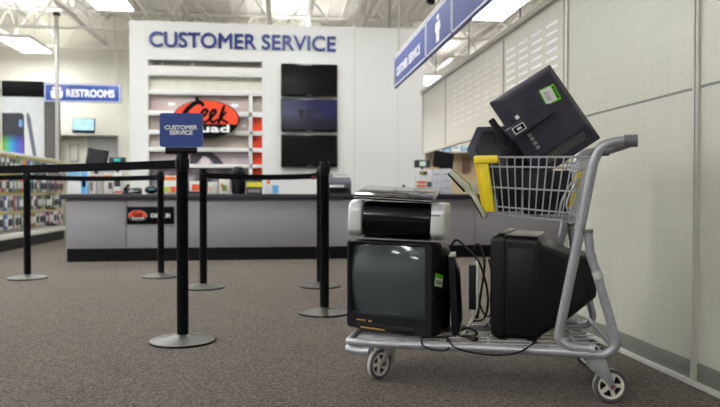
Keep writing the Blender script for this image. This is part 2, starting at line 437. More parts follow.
MB().box(XW - 0.03, XW + 0.03, YM2, 7.86, HT - 0.02, HT + 0.015).build('top_rail', M_alu, wr, bevel=0.003, world=True)
MB().box(XW - 0.012, XW + 0.03, YM2, 7.86, HB - 0.02, HB).build('bottom_edge_rail', M_alu, wr, smooth=False, world=True)
for y in (4.6, 5.9, 7.2):
    MB().tube([(XW, y, HT + 0.01), (XW, y, DECK)], 0.006, 6).build('hanger_rod', M_steelpole, wr, world=True)
# beige office wall behind the opening
struct(MB().box(2.25, 6.0, 12.0, 12.15, 0, 2.6).build('wall_office', M_beige, smooth=False))

# ------------------------------------------------------------------ customer service wall
YS = 9.6
def W(px, py, y=YS): return atY(px, py, y)
x0, x1 = W(129, 20).x, W(425, 30).x; zt = 3.235
ox0, ox1, oz1 = W(148, 60).x, W(262, 60).x, W(205, 59).z
sw = MB()
sw.box(x0, ox0, YS, YS + 0.3, 0, zt).box(ox1, x1, YS, YS + 0.3, 0, zt).box(ox0, ox1, YS, YS + 0.3, oz1, zt).box(ox0, ox1, YS, YS + 0.3, 0, 0.7)
sw.box(ox0, ox1, YS + 0.28, YS + 0.3, 0.7, oz1)
service = struct(sw.build('wall_service', M_white, smooth=False))
# raised header band and lettering
b0, b1 = W(155, 46), W(335.5, 51)
lt = thing('wall_lettering', 'large blue CUSTOMER SERVICE letters on the white wall', 'sign', (0, YS, b0.z))
xs_l = W(149.5, 40).x
letters(lt, 'lettering', 'CUSTOMER', xs_l, W(256, 40).x, 2.872, 3.083, YS - 0.02, M_letter, 0.02, 0.019, world=True)
letters(lt, 'lettering', 'SERVICE', W(262, 40).x, W(335.5, 40).x, 2.872, 3.083, YS - 0.02, M_letter, 0.02, 0.019, world=True)
for i, px in enumerate((354.5, 398)):
    MB().box(W(px, 100).x - 0.006, W(px, 100).x + 0.006, YS - 0.0025, YS - 0.0001, 0.8, zt).build('panel_joint', M_alu, service, smooth=False, world=True)
# mural panes behind white rails
def mural(name, cols, sc):
    m = bpy.data.materials.new(name); m.use_nodes = True; nt = m.node_tree; b = nt.nodes['Principled BSDF']
    b.inputs['Roughness'].default_value = 0.25
    tc = nt.nodes.new('ShaderNodeTexCoord'); n = nt.nodes.new('ShaderNodeTexNoise'); n.inputs['Scale'].default_value = sc; n.inputs['Detail'].default_value = 1.5
    nt.links.new(tc.outputs['Object'], n.inputs['Vector']); r = nt.nodes.new('ShaderNodeValToRGB')
    r.color_ramp.elements[0].position = 0.36; r.color_ramp.elements[1].position = 0.64
    r.color_ramp.elements[0].color = (*hexc(cols[0]), 1); r.color_ramp.elements[1].color = (*hexc(cols[-1]), 1)
    for k, c in enumerate(cols[1:-1]):
        e = r.color_ramp.elements.new(0.36 + 0.28 * (k + 1) / (len(cols) - 1)); e.color = (*hexc(c), 1)
    nt.links.new(n.outputs['Fac'], r.inputs['Fac']); nt.links.new(r.outputs['Color'], b.inputs['Base Color']); return m
M_m1 = mural('mural_pink', ['b59c98', 'c4afab', 'cdbcb6'], 1.5)
M_m2 = mural('mural_tan', ['a89c8e', 'c5b8ae', 'd2c2bf'], 1.8)
M_m3 = mural('mural_portrait', ['c9bdbb', 'b3a5aa', 'b9aaae'], 3.5)
M_m4 = mural('mural_dark', ['4b4650', '7d747c', 'b0a6aa'], 4)
M_ms = simple('mural_greige', 'b6aea3'); M_mc = simple('mural_cream', 'd5d2c2')
disp = thing('wall_display', 'white railed mural display with orange side panels in service wall', 'display', ((ox0 + ox1) / 2, YS + 0.2, 0.7))
YP = YS + 0.085
rails = [(59, 62), (68, 77.5), (91, 96), (112, 117), (131, 135.5), (148, 152), (164.5, 168)]
panes = [(62, 68, M_ms), (77.5, 91, M_mc), (96, 112, M_m1), (117, 131, M_m2), (135.5, 148, M_m2), (152, 164.5, M_m3), (168, 192, M_m4)]
vx0, vx1 = W(249, 100, YP).x, W(252.5, 100, YP).x
def zr(py): return W(205, py, YP).z
for ya, yb in rails:
    MB().box(ox0, ox1, YP - 0.09, YP - 0.02, zr(yb), zr(ya)).build('rail', M_white, disp, bevel=0.006, world=True)
for i, (ya, yb, m) in enumerate(panes):
    xr = ox1 if i < 2 else vx0
    MB().box(ox0, xr, YP, YP + 0.02, zr(yb) - 0.03, zr(ya) + 0.03).build('pane', m, disp, smooth=False, world=True)
    if i >= 2:
        MB().box(vx1, ox1, YP, YP + 0.02, zr(yb) - 0.03, zr(ya) + 0.03).build('side_panel', M_orange if i > 2 else M_ms, disp, smooth=False, world=True)
MB().box(vx0, vx1, YP - 0.09, YP + 0.02, 0.8, zr(94)).build('upright', M_white, disp, bevel=0.005, world=True)
# printed downlights and brown slots in the mural
for px, py in ((171.5, 104), (234.5, 105.5), (243, 120.5), (244, 126)):
    c = W(px, py, YP); w = 0.06 if px < 240 else 0.035
    MB().prism([(c.x + w * math.cos(a), c.z + 0.45 * w * math.sin(a)) for a in [k * math.pi / 8 for k in range(16)]], YP - 0.004, YP - 0.0005).build('printed_lamp', M_pwhite, disp, smooth=False, world=True)
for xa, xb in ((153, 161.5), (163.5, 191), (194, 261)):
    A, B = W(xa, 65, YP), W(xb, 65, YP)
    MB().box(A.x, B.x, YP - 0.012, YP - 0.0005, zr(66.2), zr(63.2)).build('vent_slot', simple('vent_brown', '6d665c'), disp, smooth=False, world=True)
# printed portrait: dark hair sweep and pale face
hair = [(196, 151), (203, 151.5), (212, 152), (219, 158), (224, 164), (214, 164), (209, 158), (203, 156), (199, 161), (196, 164), (190, 164), (190, 156)]
MB().prism([(W(a, b, YP).x, W(a, b, YP).z) for a, b in hair], YP - 0.003, YP - 0.0005).build('printed_hair', simple('print_hair', '37333c'), disp, smooth=False, world=True)
face = [(200, 163), (202, 157.5), (206, 156.5), (209, 159), (210, 164), (200, 164)]
MB().prism([(W(a, b, YP).x, W(a, b, YP).z) for a, b in face], YP - 0.005, YP - 0.0031).build('printed_face', simple('print_face', 'd5cbc9'), disp, smooth=False, world=True)

# oval logo sign hanging in front of the mural
YO = YS - 0.12
def O(px, py): p = atY(px, py, YO); return p
oc = O(206, 119); rx = (O(239.5, 119).x - O(172.5, 119).x) / 2; rz = (O(206, 100).z - O(206, 138).z) / 2
ov = thing('oval_logo_sign', 'orange and black oval logo sign reading Geek Squad on service wall', 'sign', (oc.x, YO, oc.z - rz))
def ell(k, a, b): return [(oc.x + rx * k * math.cos(t), oc.z + rz * k * math.sin(t)) for t in [a + (b - a) * i / 40 for i in range(41)]]
MB().prism(ell(1, 0, 2 * math.pi)[:-1], YO, YO + 0.04).build('backing', M_pblack, ov, world=True)
cut = O(206, 124).z
top = [p for p in ell(0.965, 0, 2 * math.pi)[:-1] if p[1] > cut]
xc = rx * 0.965 * math.sqrt(max(0, 1 - ((cut - oc.z) / (rz * 0.965)) ** 2))
ang = math.atan2((cut - oc.z) / (rz * .965), xc / (rx * .965))
top = ell(0.965, ang, math.pi - ang)
MB().prism(top, YO - 0.006, YO - 0.0005).build('orange_field', M_orange, ov, smooth=False, world=True)
def ribbon(pts, w):
    m = MB(); P = spline([(O(a, b).x, 0, O(a, b).z) for a, b in pts], 6); n = len(P)
    for i in range(n):
        t = (P[min(i + 1, n - 1)] - P[max(i - 1, 0)]).normalized(); nn = Vector((-t.z, 0, t.x)); 
        ww = w * (0.75 + 0.35 * math.sin(math.pi * i / (n - 1)))
        for y in (YO - 0.011, YO - 0.0065):
            for s in (-1, 1): m.v.append(Vector((P[i].x + nn.x * ww * s, y, P[i].z + nn.z * ww * s)))
    for i in range(n - 1):
        a = 4 * i; b = a + 4
        m.f += [[a, b, b + 1, a + 1], [a + 2, a + 3, b + 3, b + 2], [a, a + 2, b + 2, b], [a + 1, b + 1, b + 3, a + 3]]
    m.f += [[0, 1, 3, 2], [4 * n - 4, 4 * n - 2, 4 * n - 1, 4 * n - 3]]
    return m
for pts, w in (([(203, 106.5), (202, 103.5), (197, 102.5), (190, 107), (185, 113), (182.5, 119), (184, 123.5), (190, 123), (195.5, 118.5), (197.5, 114)], 0.030),
               ([(199.5, 119), (205, 115), (207.5, 111), (205, 109.5), (202, 113), (201.5, 119), (204.5, 122.5), (209, 119.5)], 0.019),
               ([(208.5, 120), (213, 116), (216, 111.5), (213.5, 110), (210.8, 114), (210.5, 119.5), (213, 122.5), (217.5, 119)], 0.019),
               ([(224.5, 105.5), (221.5, 114), (218.2, 124)], 0.021), ([(226.5, 112), (222, 116.5), (219.8, 117.2), (223, 120), (228, 123)], 0.018)):
    ribbon(pts, w).build('script_stroke', M_pblack, ov, smooth=False, world=True)
letters(ov, 'lettering', 'Squad', O(180, 130).x, O(229, 130).x, O(206, 134.2).z, O(206, 124.9).z, YO - 0.006, M_pwhite, 0.0055, 0.035, world=True)
tp = O(196.5, 99.5); MB().box(tp.x - 0.02, tp.x + 0.02, YO + 0.005, YS + 0.06, tp.z - 0.03, tp.z + 0.04).build('mount', M_pblack, ov, world=True)

# three wall televisions
def tv(y0l, y1l, lab, on):
    A, B = W(281, y0l, YS - 0.07), W(337.5, y1l, YS - 0.07)
    cx, w, z1, z0 = (A.x + B.x) / 2, B.x - A.x, A.z, B.z
    t = thing('wall_television', lab, 'television', (cx, YS - 0.07, z0), group='televisions stacked on the service wall'); h = z1 - z0
    MB().box(-w / 2, w / 2, 0, 0.05, 0, h).build('casing', M_tvblack, t, bevel=0.006)
    MB().box(-0.2, 0.2, 0.05, 0.0695, h * 0.25, h * 0.75).build('wall_mount', M_alud, t, smooth=False)
    m = mat('tv_screen', hexc('030305'), 0.12)
    if on:
        m = bpy.data.materials.new('tv_screen_on'); m.use_nodes = True; nt = m.node_tree; b = nt.nodes['Principled BSDF']
        b.inputs['Base Color'].default_value = (0.01, 0.01, 0.015, 1); b.inputs['Roughness'].default_value = 0.15
        tc = nt.nodes.new('ShaderNodeTexCoord'); sp = nt.nodes.new('ShaderNodeSeparateXYZ'); r = nt.nodes.new('ShaderNodeValToRGB')
        nt.links.new(tc.outputs['Generated'], sp.inputs[0]); nt.links.new(sp.outputs['Z'], r.inputs['Fac']); nt.links.new(r.outputs['Color'], b.inputs['Emission Color'])
        e = r.color_ramp.elements; e[0].position = 0.0; e[0].color = (*hexc('17152a'), 1); e[1].position = 1; e[1].color = (*hexc('2d2f6e'), 1)
        k = e.new(0.36); k.color = (*hexc('23213f'), 1); k = e.new(0.48); k.color = (*hexc('34346f'), 1)
        b.inputs['Emission Strength'].default_value = 0.22
    sc = MB().box(-w / 2 + 0.016, w / 2 - 0.016, -0.003, -0.0002, 0.03, h - 0.016).build('screen', m, t, smooth=False)
    MB().box(-0.03, 0.03, -0.004, -0.0002, 0.008, 0.02).build('badge', M_alud, t, smooth=False)
    if on:
        ms = simple('screen_silhouette', '14121f')
        for dx, s in ((-0.115, 0.8), (0.0, 1.0), (0.13, 0.8)):
            m = MB().sphere((dx, -0.004, h * 0.62), 0.055 * s, 0.0008, 0.04 * s).box(dx - 0.034 * s, dx + 0.034 * s, -0.0045, -0.0035, h * 0.42, h * 0.6)
            m.build('screen_figure', ms, t, smooth=False)
tv(63.2, 97, 'blank black wall television, top of the three beside the mural', False)
tv(98.5, 132, 'wall television with dark blue picture, middle of the three', True)
tv(134.5, 167, 'blank black wall television, bottom of the three above the counter', False)

# ================================================================== COUNTER
CY, CZ = 8.1, 0.80
cx0, cx1 = -2.49, 3.9
ctr = thing('service_counter', 'long grey laminate service counter with dark top and black toe kick', 'counter', ((cx0 + cx1) / 2, CY + 0.4, 0))
MB().box(cx0 + 0.005, cx1, CY + 0.003, CY + 0.72, 0, 0.155).build('toe_kick', M_toe, ctr, smooth=False, world=True)
sx = [cx0, atY(126.3, 220, CY).x, atY(318, 220, CY).x, 2.45, cx1]
MB().box(cx0 + 0.01, cx1 - 0.01, CY + 0.012, CY + 0.7, 0.1555, 0.735).build('carcass', M_top, ctr, smooth=False, world=True)
for a, b in zip(sx, sx[1:]):
    MB().box(a + 0.004, b - 0.004, CY - 0.006, CY + 0.0115, 0.157, 0.734).build('front_panel', M_laminate, ctr, bevel=0.002, world=True)
MB().box(cx0 - 0.006, cx0 + 0.0095, CY + 0.013, CY + 0.7, 0.157, 0.734).build('end_panel', M_laminate, ctr, smooth=False, world=True)
MB().box(cx0 - 0.06, cx1, CY - 0.05, CY + 0.75, 0.7355, CZ).build('worktop', M_top, ctr, bevel=0.006, world=True)
# check-in sign on the counter front
A, B = atY(126.8, 206.7, CY - 0.02), atY(174, 224, CY - 0.02)
cs = thing('counter_sign', 'black CHECK IN sign with orange oval logo on counter front', 'sign', ((A.x + B.x) / 2, CY - 0.012, B.z))
MB().box(A.x, B.x, CY - 0.02, CY - 0.0065, B.z, A.z).build('board', M_pblack, cs, bevel=0.002, world=True)
e = atY(137.7, 215.6, CY - 0.02); er, ez = 0.108, 0.064
def el(k, a, b, n=28): return [(e.x + er * k * math.cos(a + (b - a) * i / n), e.z + ez * k * math.sin(a + (b - a) * i / n)) for i in range(n + 1)]
MB().prism(el(1, 0, 2 * math.pi)[:-1], CY - 0.022, CY - 0.0203).build('oval', M_pale, cs, smooth=False, world=True)
MB().prism(el(0.95, 0, 2 * math.pi)[:-1], CY - 0.0235, CY - 0.0222).build('oval_black', M_pblack, cs, smooth=False, world=True)
MB().prism(el(0.93, -0.25, math.pi + 0.25), CY - 0.025, CY - 0.0237).build('oval_orange', M_orange, cs, smooth=False, world=True)
letters(cs, 'lettering', 'Geek', e.x - 0.055, e.x + 0.06, e.z - 0.012, e.z + 0.045, CY - 0.027, M_pblack, 0.0015, 0.02, 0.3, world=True)
letters(cs, 'lettering', 'Squad', e.x - 0.065, e.x + 0.07, e.z - 0.05, e.z - 0.014, CY - 0.027, M_pwhite, 0.0015, 0.03, world=True)
c0, c1 = atY(150.8, 217.5, CY - 0.02), atY(169.8, 213.5, CY - 0.02)
letters(cs, 'lettering', 'CHECK IN', c0.x, c1.x, c0.z, c1.z, CY - 0.0225, M_pwhite, 0.002, 0.035, world=True)

# ================================================================== STANCHIONS
def make_stanchion():
    t = thing('stanchion', '', 'stanchion')
    MB().lathe([(0.172, 0.0), (0.175, 0.004), (0.174, 0.012), (0.15, 0.018), (0.09, 0.027), (0.045, 0.036), (0.034, 0.042)], 40).build('base', M_base, t)
    MB().lathe([(0.175, 0.0005), (0.1765, 0.001), (0.1765, 0.009), (0.1755, 0.0095)], 40, None, False).build('base_edge', M_post, t)
    MB().lathe([(0.0315, 0.04), (0.0315, 0.93), (0.0325, 0.932), (0.0325, 1.013), (0.031, 1.016)], 24).build('post', M_post, t)
    MB().lathe([(0.0318, 0.926), (0.0335, 0.928), (0.0335, 0.931), (0.0328, 0.932)], 24, None, False).build('collar', M_black2, t)
    for k in range(4):
        M = Matrix.Rotation(k * math.pi / 2 + 0.4, 4, 'Z')
        MB().box(-0.018, 0.018, 0.024, 0.0345, 0.937, 0.992, M).build('belt_socket', M_black, t, bevel=0.003)
    return t
SP = {}
spots = {'A': (-0.525, 3.664, 'black stanchion carrying the small blue CUSTOMER SERVICE placard'),
         'B': (0.296, 4.423, 'black stanchion with no belt standing just behind the bulky television'),
         'C': (0.345, 5.699, 'black stanchion with red belt clip at the end of belt below televisions'),
         'D': (-0.648, 5.726, 'black stanchion holding the other end of the belt below televisions'),
         'E': (-1.143, 6.552, 'black stanchion in front of the CHECK IN counter sign'),
         'F': (-2.374, 6.572, 'black stanchion beside the hanging accessory racks'),
         'G': (-3.05, 5.05, 'black stanchion out past the left end of the sign-post belt'),
         'H': (-4.3, 6.65, 'black stanchion out by the racks at the far end of the belt')}
proto = None
for k, (x, y, lab) in spots.items():
    o = make_stanchion() if proto is None else copy_tree(proto); proto = proto or o
    o.matrix_basis = Matrix.Translation((x, y, 0)); tag(o, lab, 'stanchion', 'belt stanchions'); SP[k] = Vector((x, y, 0))
def belt(a, b, z, lab, clip=False, h=0.047):
    d = (SP[b] - SP[a]); L = d.length; M = Matrix.Translation(SP[a]) @ Matrix.Rotation(math.atan2(d.y, d.x), 4, 'Z')
    t = thing('barrier_belt', lab, 'belt', M=Matrix.Translation((0, 0, z)) @ M)
    n = 14; secs = []
    for i in range(n + 1):
        s = i / n; x = 0.0355 + (L - 0.071) * s; sag = -0.012 * 4 * s * (1 - s)
        secs.append([(x, -0.001, sag - h / 2), (x, 0.001, sag - h / 2), (x, 0.001, sag + h / 2), (x, -0.001, sag + h / 2)])
    MB().loft(secs).build('webbing', M_belt, t)
    MB().box(L - 0.072, L - 0.0355, -0.008, 0.008, -h / 2 - 0.004, h / 2 + 0.004).build('belt_end', M_black, t, bevel=0.002)
    if clip: MB().box(L - 0.078, L - 0.037, -0.0125, -0.0085, -h / 2 - 0.006, -h / 2 + 0.02).build('red_clip', M_red, t, bevel=0.002)
belt('A', 'G', 0.962, 'black belt running from the CUSTOMER SERVICE placard post')
belt('F', 'E', 0.958, 'black belt stretched in front of the counter leaflets')
belt('F', 'H', 0.958, 'short length of black belt in front of the accessory racks')
belt('D', 'C', 0.955, 'black belt stretched below the mural and televisions', True)
# placard on stanchion A
pa = thing('sign_placard', 'blue CUSTOMER SERVICE placard clipped on top of a stanchion', 'sign', (SP['A'].x - 0.004, SP['A'].y, 1.0165), rotz=-0.12)
MB().box(-0.085, 0.085, -0.014, 0.014, 0.0, 0.036).build('clip_bracket', M_post, pa, bevel=0.004)
MB().prism([(x, z + 0.037 + 0.092) for x, z in rrect(0.232, 0.183, 0.015)], -0.005, 0.005).build('panel', M_blue, pa, smooth=False)
letters(pa, 'lettering', 'CUSTOMER', -0.088, 0.088, 0.132, 0.154, -0.0068, M_pwhite, 0.0015, 0.05)
letters(pa, 'lettering', 'SERVICE', -0.061, 0.061, 0.104, 0.126, -0.0068, M_pwhite, 0.0015, 0.05)
#MARK_ENV2

# ================================================================== HANGING SIGNS
XS_ = 1.42
hs = thing('hanging_sign', 'long slate blue hanging sign reading CUSTOMER SERVICE above the counter aisle', 'sign', (XS_, 6.2, 2.14))
YY = [8.18, 6.36, 5.37, 3.55]; hz0, hz1 = 2.12, 2.49
for i, (ya, yb) in enumerate(zip(YY, YY[1:])):
    MB().box(XS_, XS_ + 0.03, yb + 0.01, ya - 0.01, hz0, hz1).build('sign_panel', M_blue2, hs, bevel=0.003, world=True)
    for z in (hz0 + 0.02, hz1 - 0.02): MB().box(XS_ - 0.003, XS_ - 0.0002, yb + 0.02, ya - 0.02, z - 0.006, z + 0.006).build('border_line', M_pwhite, hs, smooth=False, world=True)
    for y in (ya - 0.018, yb + 0.018): MB().box(XS_ - 0.003, XS_ - 0.0002, y - 0.006, y + 0.006, hz0 + 0.027, hz1 - 0.027).build('border_line', M_pwhite, hs, smooth=False, world=True)
MB().box(XS_ + 0.004, XS_ + 0.026, YY[-1], YY[0], hz1 + 0.001, hz1 + 0.03).build('top_bar', M_alu, hs, smooth=False, world=True)
# text runs along -y when seen from the aisle (left to right = far to near)
MT = Matrix.Translation((XS_ - 0.0035, 0, 0)) @ Matrix.Rotation(-math.pi / 2, 4, 'Z')
def side_text(s, ya, yb, z0, z1, bold):
    m = text_mb(s, -ya, -yb, z0, z1, 0, 0.0025, bold); m.v = [MT @ p for p in m.v]; m.build('lettering', M_pwhite, hs, smooth=False, world=True)
side_text('CUSTOMER', 7.98, 7.29, 2.235, 2.335, 0.03); side_text('SERVICE', 7.22, 6.62, 2.235, 2.335, 0.03)
def side_shape(poly, y0):   # poly in (along, z), along grows towards camera
    m = MB().prism([(a - y0, z) for a, z in poly], 0, 0.0025, MT); m.build('icon', M_pwhite, hs, smooth=False, world=True)
ic = 5.86
side_shape([(0.05 * math.cos(t), 2.40 + 0.026 * math.sin(t)) for t in [k * math.pi / 8 for k in range(16)]], ic)
side_shape([(-0.085, 2.36), (0.085, 2.36), (0.10, 2.28), (0.055, 2.27), (0.055, 2.18), (-0.055, 2.18), (-0.055, 2.27), (-0.10, 2.28)], ic)
for y in (7.9, 5.9, 4.1): MB().tube([(XS_ + 0.015, y, hz1 + 0.03), (XS_ + 0.015, y, DECK)], 0.005, 6).build('hanger_rod', M_steelpole, hs, world=True)

YR = 13.0
A, B = atY(44.3, 83, YR), atY(121.2, 103, YR)
rs = thing('restroom_sign', 'blue hanging RESTROOMS sign with white people icon', 'sign', ((A.x + B.x) / 2, YR, B.z))
w, h = B.x - A.x, A.z - B.z
MB().box(-w / 2, w / 2, -0.02, 0.02, 0, h).build('panel', M_blue, rs, bevel=0.004)
for z in (0.018, h - 0.018): MB().box(-w / 2 + 0.01, w / 2 - 0.01, -0.023, -0.0203, z - 0.006, z + 0.006).build('border_line', M_pwhite, rs, smooth=False)
for x in (-w / 2 + 0.018, w / 2 - 0.018): MB().box(x - 0.006, x + 0.006, -0.023, -0.0203, 0.025, h - 0.025).build('border_line', M_pwhite, rs, smooth=False)
tx0, tx1 = atY(67, 95, YR).x - (A.x + B.x) / 2, atY(114.5, 95, YR).x - (A.x + B.x) / 2
letters(rs, 'lettering', 'RESTROOMS', tx0, tx1, h / 2 - 0.075, h / 2 + 0.06, -0.0235, M_pwhite, 0.003, 0.035)
for k, px in enumerate((54.3, 60)):
    x = atY(px, 95, YR).x - (A.x + B.x) / 2
    MB().prism([(x + 0.03 * math.cos(t), h / 2 + 0.075 + 0.03 * math.sin(t)) for t in [q * math.pi / 6 for q in range(12)]], -0.0235, -0.0205).build('icon_head', M_pwhite, rs, smooth=False)
    wd = 0.055
    MB().prism([(x - wd, h / 2 + 0.035), (x + wd, h / 2 + 0.035), (x + wd * 1.05, h / 2 - 0.05), (x + wd * .6, h / 2 - 0.11), (x - wd * .6, h / 2 - 0.11), (x - wd * 1.05, h / 2 - 0.05)], -0.0235, -0.0205).build('icon_body', M_pwhite, rs, smooth=False)
for x in (-w / 2 + 0.1, w / 2 - 0.1): MB().tube([(x, 0, h), (x, 0, DECK - B.z)], 0.005, 6).build('hanger_wire', M_steelpole, rs)
# support poles
p = atY(57, 100, 12.7)
po = thing('support_pole', 'tall brushed steel pole rising in front of the RESTROOMS sign', 'pole', (p.x, 12.7, 0))
MB().lathe([(0.035, 0.012), (0.035, 4.06)], 16).build('shaft', M_steelpole, po)
MB().lathe([(0.09, 0), (0.09, 0.01), (0.04, 0.014)], 16).build('foot_plate', M_steelpole, po)
MB().box(-0.05, 0.05, -0.05, 0.05, 4.061, 4.12).build('cap', M_black2, po, bevel=0.004)
p = atY(389.7, 10, 12.5)
struct(MB().tube([(p.x, 12.5, 0), (p.x, 12.5, DECK)], 0.03, 10).build('column', M_steelpole))
p = atY(431, 1, 8.8)
dc = thing('dome_camera', 'small black dome camera hanging above the slate blue sign', 'camera', (p.x, 8.8, p.z - 0.06))
MB().lathe([(0.005, -0.0), (0.05, 0.015), (0.075, 0.06), (0.08, 0.1), (0.06, 0.13)], 20).build('dome', M_gloss, dc)
MB().tube([(0, 0, 0.12), (0, 0, DECK - p.z + 0.06)], 0.015, 8).build('stem', M_black2, dc)

# ================================================================== LEFT: POSTER BAY, RACKS
YPB = 13.4
bay = thing('poster_bay', 'large white phone advertising poster under a black header', 'poster', (-5.4, YPB, 0))
def Q(px, py, y=YPB): return atY(px, py, y)
xl, xr = Q(-60, 90).x, Q(44.5, 90).x
MB().box(xl, Q(56, 90).x, YPB, YPB + 0.25, 0, Q(20, 82).z).build('frame', M_black2, bay, smooth=False, world=True)
MB().box(xl, xr, YPB - 0.08, YPB - 0.001, Q(20, 95).z, Q(20, 81.5).z).build('header', M_pblack, bay, bevel=0.006, world=True)
MB().box(xl, xr, YPB - 0.02, YPB - 0.001, 1.0, Q(20, 97).z).build('poster_sheet', simple('poster_white', 'c9cccc', 0.35), bay, smooth=False, world=True)
MB().box(Q(2.8, 95).x - 0.012, Q(2.8, 95).x + 0.012, YPB - 0.09, YPB - 0.081, 1.0, Q(20, 82).z).build('poster_seam', M_alu, bay, smooth=False, world=True)
# phone pictures: one seen from the front with a rainbow screen, one from the side
def rainbow():
    m = bpy.data.materials.new('printed_rainbow_screen'); m.use_nodes = True; nt = m.node_tree; b = nt.nodes['Principled BSDF']; b.inputs['Roughness'].default_value = 0.4
    tc = nt.nodes.new('ShaderNodeTexCoord'); sp = nt.nodes.new('ShaderNodeSeparateXYZ'); nt.links.new(tc.outputs['Generated'], sp.inputs[0])
    r = nt.nodes.new('ShaderNodeValToRGB'); e = r.color_ramp.elements
    cols = [(0, 'd04a1c'), (0.3, 'e2a01c'), (0.5, '5fb83a'), (0.66, '2f9fbf'), (0.82, '3a5fc0'), (1, '6a4ab0')]
    e[0].position = 0; e[0].color = (*hexc(cols[0][1]), 1); e[1].position = 1; e[1].color = (*hexc(cols[-1][1]), 1)
    for p_, c in cols[1:-1]: k = e.new(p_); k.color = (*hexc(c), 1)
    nt.links.new(sp.outputs['X'], r.inputs['Fac'])
    r2 = nt.nodes.new('ShaderNodeValToRGB'); e = r2.color_ramp.elements; e[0].position = 0.0; e[0].color = (1, 1, 1, 1); e[1].position = 1; e[1].color = (0, 0, 0, 1)
    k = e.new(0.55); k.color = (1, 1, 1, 1)
    nt.links.new(sp.outputs['Z'], r2.inputs['Fac'])
    mx = nt.nodes.new('ShaderNodeMix'); mx.data_type = 'RGBA'; mx.blend_type = 'MIX'; mx.inputs['A'].default_value = (*hexc('20222c'), 1)
    nt.links.new(r2.outputs['Color'], mx.inputs['Factor']); nt.links.new(r.outputs['Color'], mx.inputs['B']); nt.links.new(mx.outputs['Result'], b.inputs['Base Color']); return m
def qpoly(pts): return [(Q(a, b).x, Q(a, b).z) for a, b in pts]
MB().prism(qpoly([(-16, 113), (22, 113), (24.5, 115), (25, 165), (-16, 165)]), YPB - 0.024, YPB - 0.0205).build('printed_phone', simple('print_phone', '2b2d36'), bay, smooth=False, world=True)
MB().prism(qpoly([(-14, 134), (24, 134), (24, 156), (-14, 156)]), YPB - 0.026, YPB - 0.0242).build('printed_screen', rainbow(), bay, smooth=False, world=True)
MB().prism(qpoly([(19.5, 120), (23, 120), (23, 127), (19.5, 127)]), YPB - 0.028, YPB - 0.0262).build('printed_icon', simple('print_icon_blue', '6d93c8'), bay, smooth=False, world=True)
MB().prism(qpoly([(27, 113.5), (29, 113), (31, 118), (37.5, 160), (34, 160), (27, 120)]), YPB - 0.024, YPB - 0.0205).build('printed_phone_side', simple('print_phone_side', '5e626c'), bay, smooth=False, world=True)
MB().box(Q(45.5, 100).x, Q(54.5, 100).x, YPB - 0.03, YPB - 0.001, 0.8, Q(50, 97).z).build('side_strip', simple('bay_side_strip', '55534d'), bay, smooth=False, world=True)

# wall monitor and notices near the corridor
A, B = atY(72, 117.8, 15.6), atY(94.5, 133, 15.6)
wm = thing('wall_monitor', 'small bright monitor mounted high beside the restroom corridor', 'monitor', ((A.x + B.x) / 2, 15.6, B.z))
w, h = B.x - A.x, A.z - B.z
MM = Matrix.Rotation(-0.12, 4, 'X')
MB().box(-w / 2, w / 2, 0, 0.06, 0, h, MM).build('casing', M_tvblack, wm, bevel=0.006)
MB().box(-w / 2 + 0.015, w / 2 - 0.015, -0.004, -0.0003, 0.06, h - 0.015, MM).build('screen', mat('wall_monitor_screen', hexc('8fb4c8'), 0.3, emit=hexc('7fa8bd'), estr=0.5, noise=(7, 0.35, S1)), wm, smooth=False)
MB().tube([(0, 0.06, h / 2), (0, 0.395, h / 2)], 0.025, 8).build('mount_arm', M_black2, wm)
A, B = atY(69.5, 144, 16.23), atY(78.5, 162, 16.23)
nb = thing('notice_frame', 'small framed notice on cream corridor wall', 'notice', ((A.x + B.x) / 2, 16.23, B.z)); w, h = B.x - A.x, A.z - B.z
MB().box(-w / 2, w / 2, 0, 0.019, 0, h).build('frame', M_alud, nb, bevel=0.004)
MB().box(-w / 2 + 0.02, w / 2 - 0.02, -0.004, -0.0003, 0.02, h - 0.02).build('sheet', simple('notice_paper', 'cfcfc4'), nb, smooth=False)
p = atY(90, 136, 17.2)
cl = thing('corridor_light', 'small bright light on the corridor ceiling near the restrooms', 'light', (p.x, 17.2, 2.30))
MB().box(-0.31, 0.31, -0.31, 0.31, 0.01, 0.029).build('housing', M_lightbox, cl, smooth=False)
MB().box(-0.28, 0.28, -0.28, 0.28, 0.0, 0.0095).build('diffuser', M_light, cl, smooth=False)

# accessory rack (gondola) with hanging packs
XG = -3.8; g0, g1 = 8.4, 12.25
gd = thing('accessory_rack', 'long white pegboard rack with black kick base', 'rack', (XG - 0.5, (g0 + g1) / 2, 0))
MB().box(XG - 0.9, XG, g0, g1, 0, 0.16).build('kick_base', M_toe, gd, smooth=False, world=True)
MB().box(XG - 0.92, XG + 0.02, g0, g1, 0.1605, 0.235).build('base_shelf', M_pale, gd, bevel=0.006, world=True)
MB().box(XG - 0.62, XG - 0.32, g0, g1, 0.2355, 1.36).build('pegboard', simple('pegboard_white', '8f8d86'), gd, smooth=False, world=True)
MB().box(XG - 0.64, XG - 0.02, g0, g1, 1.3605, 1.40).build('top_ledge', M_pale, gd, bevel=0.005, world=True)
rows = [(1.31, 0.20), (1.045, 0.20), (0.78, 0.20), (0.515, 0.20)]
for z, _ in rows:
    MB().box(XG - 0.319, XG - 0.305, g0, g1, z + 0.002, z + 0.02).build('peg_rail', M_alu, gd, smooth=False, world=True)
hook = MB().tube([(-0.305, 0, 0.0), (0.03, 0, 0.0), (0.04, 0, 0.012)], 0.004, 5).mesh('hook', M_wire)
tagm = MB().box(0.036, 0.042, -0.02, 0.02, 0.0125, 0.038).mesh('price_tag', simple('price_tag_yellow', 'd9c64a'), smooth=False)
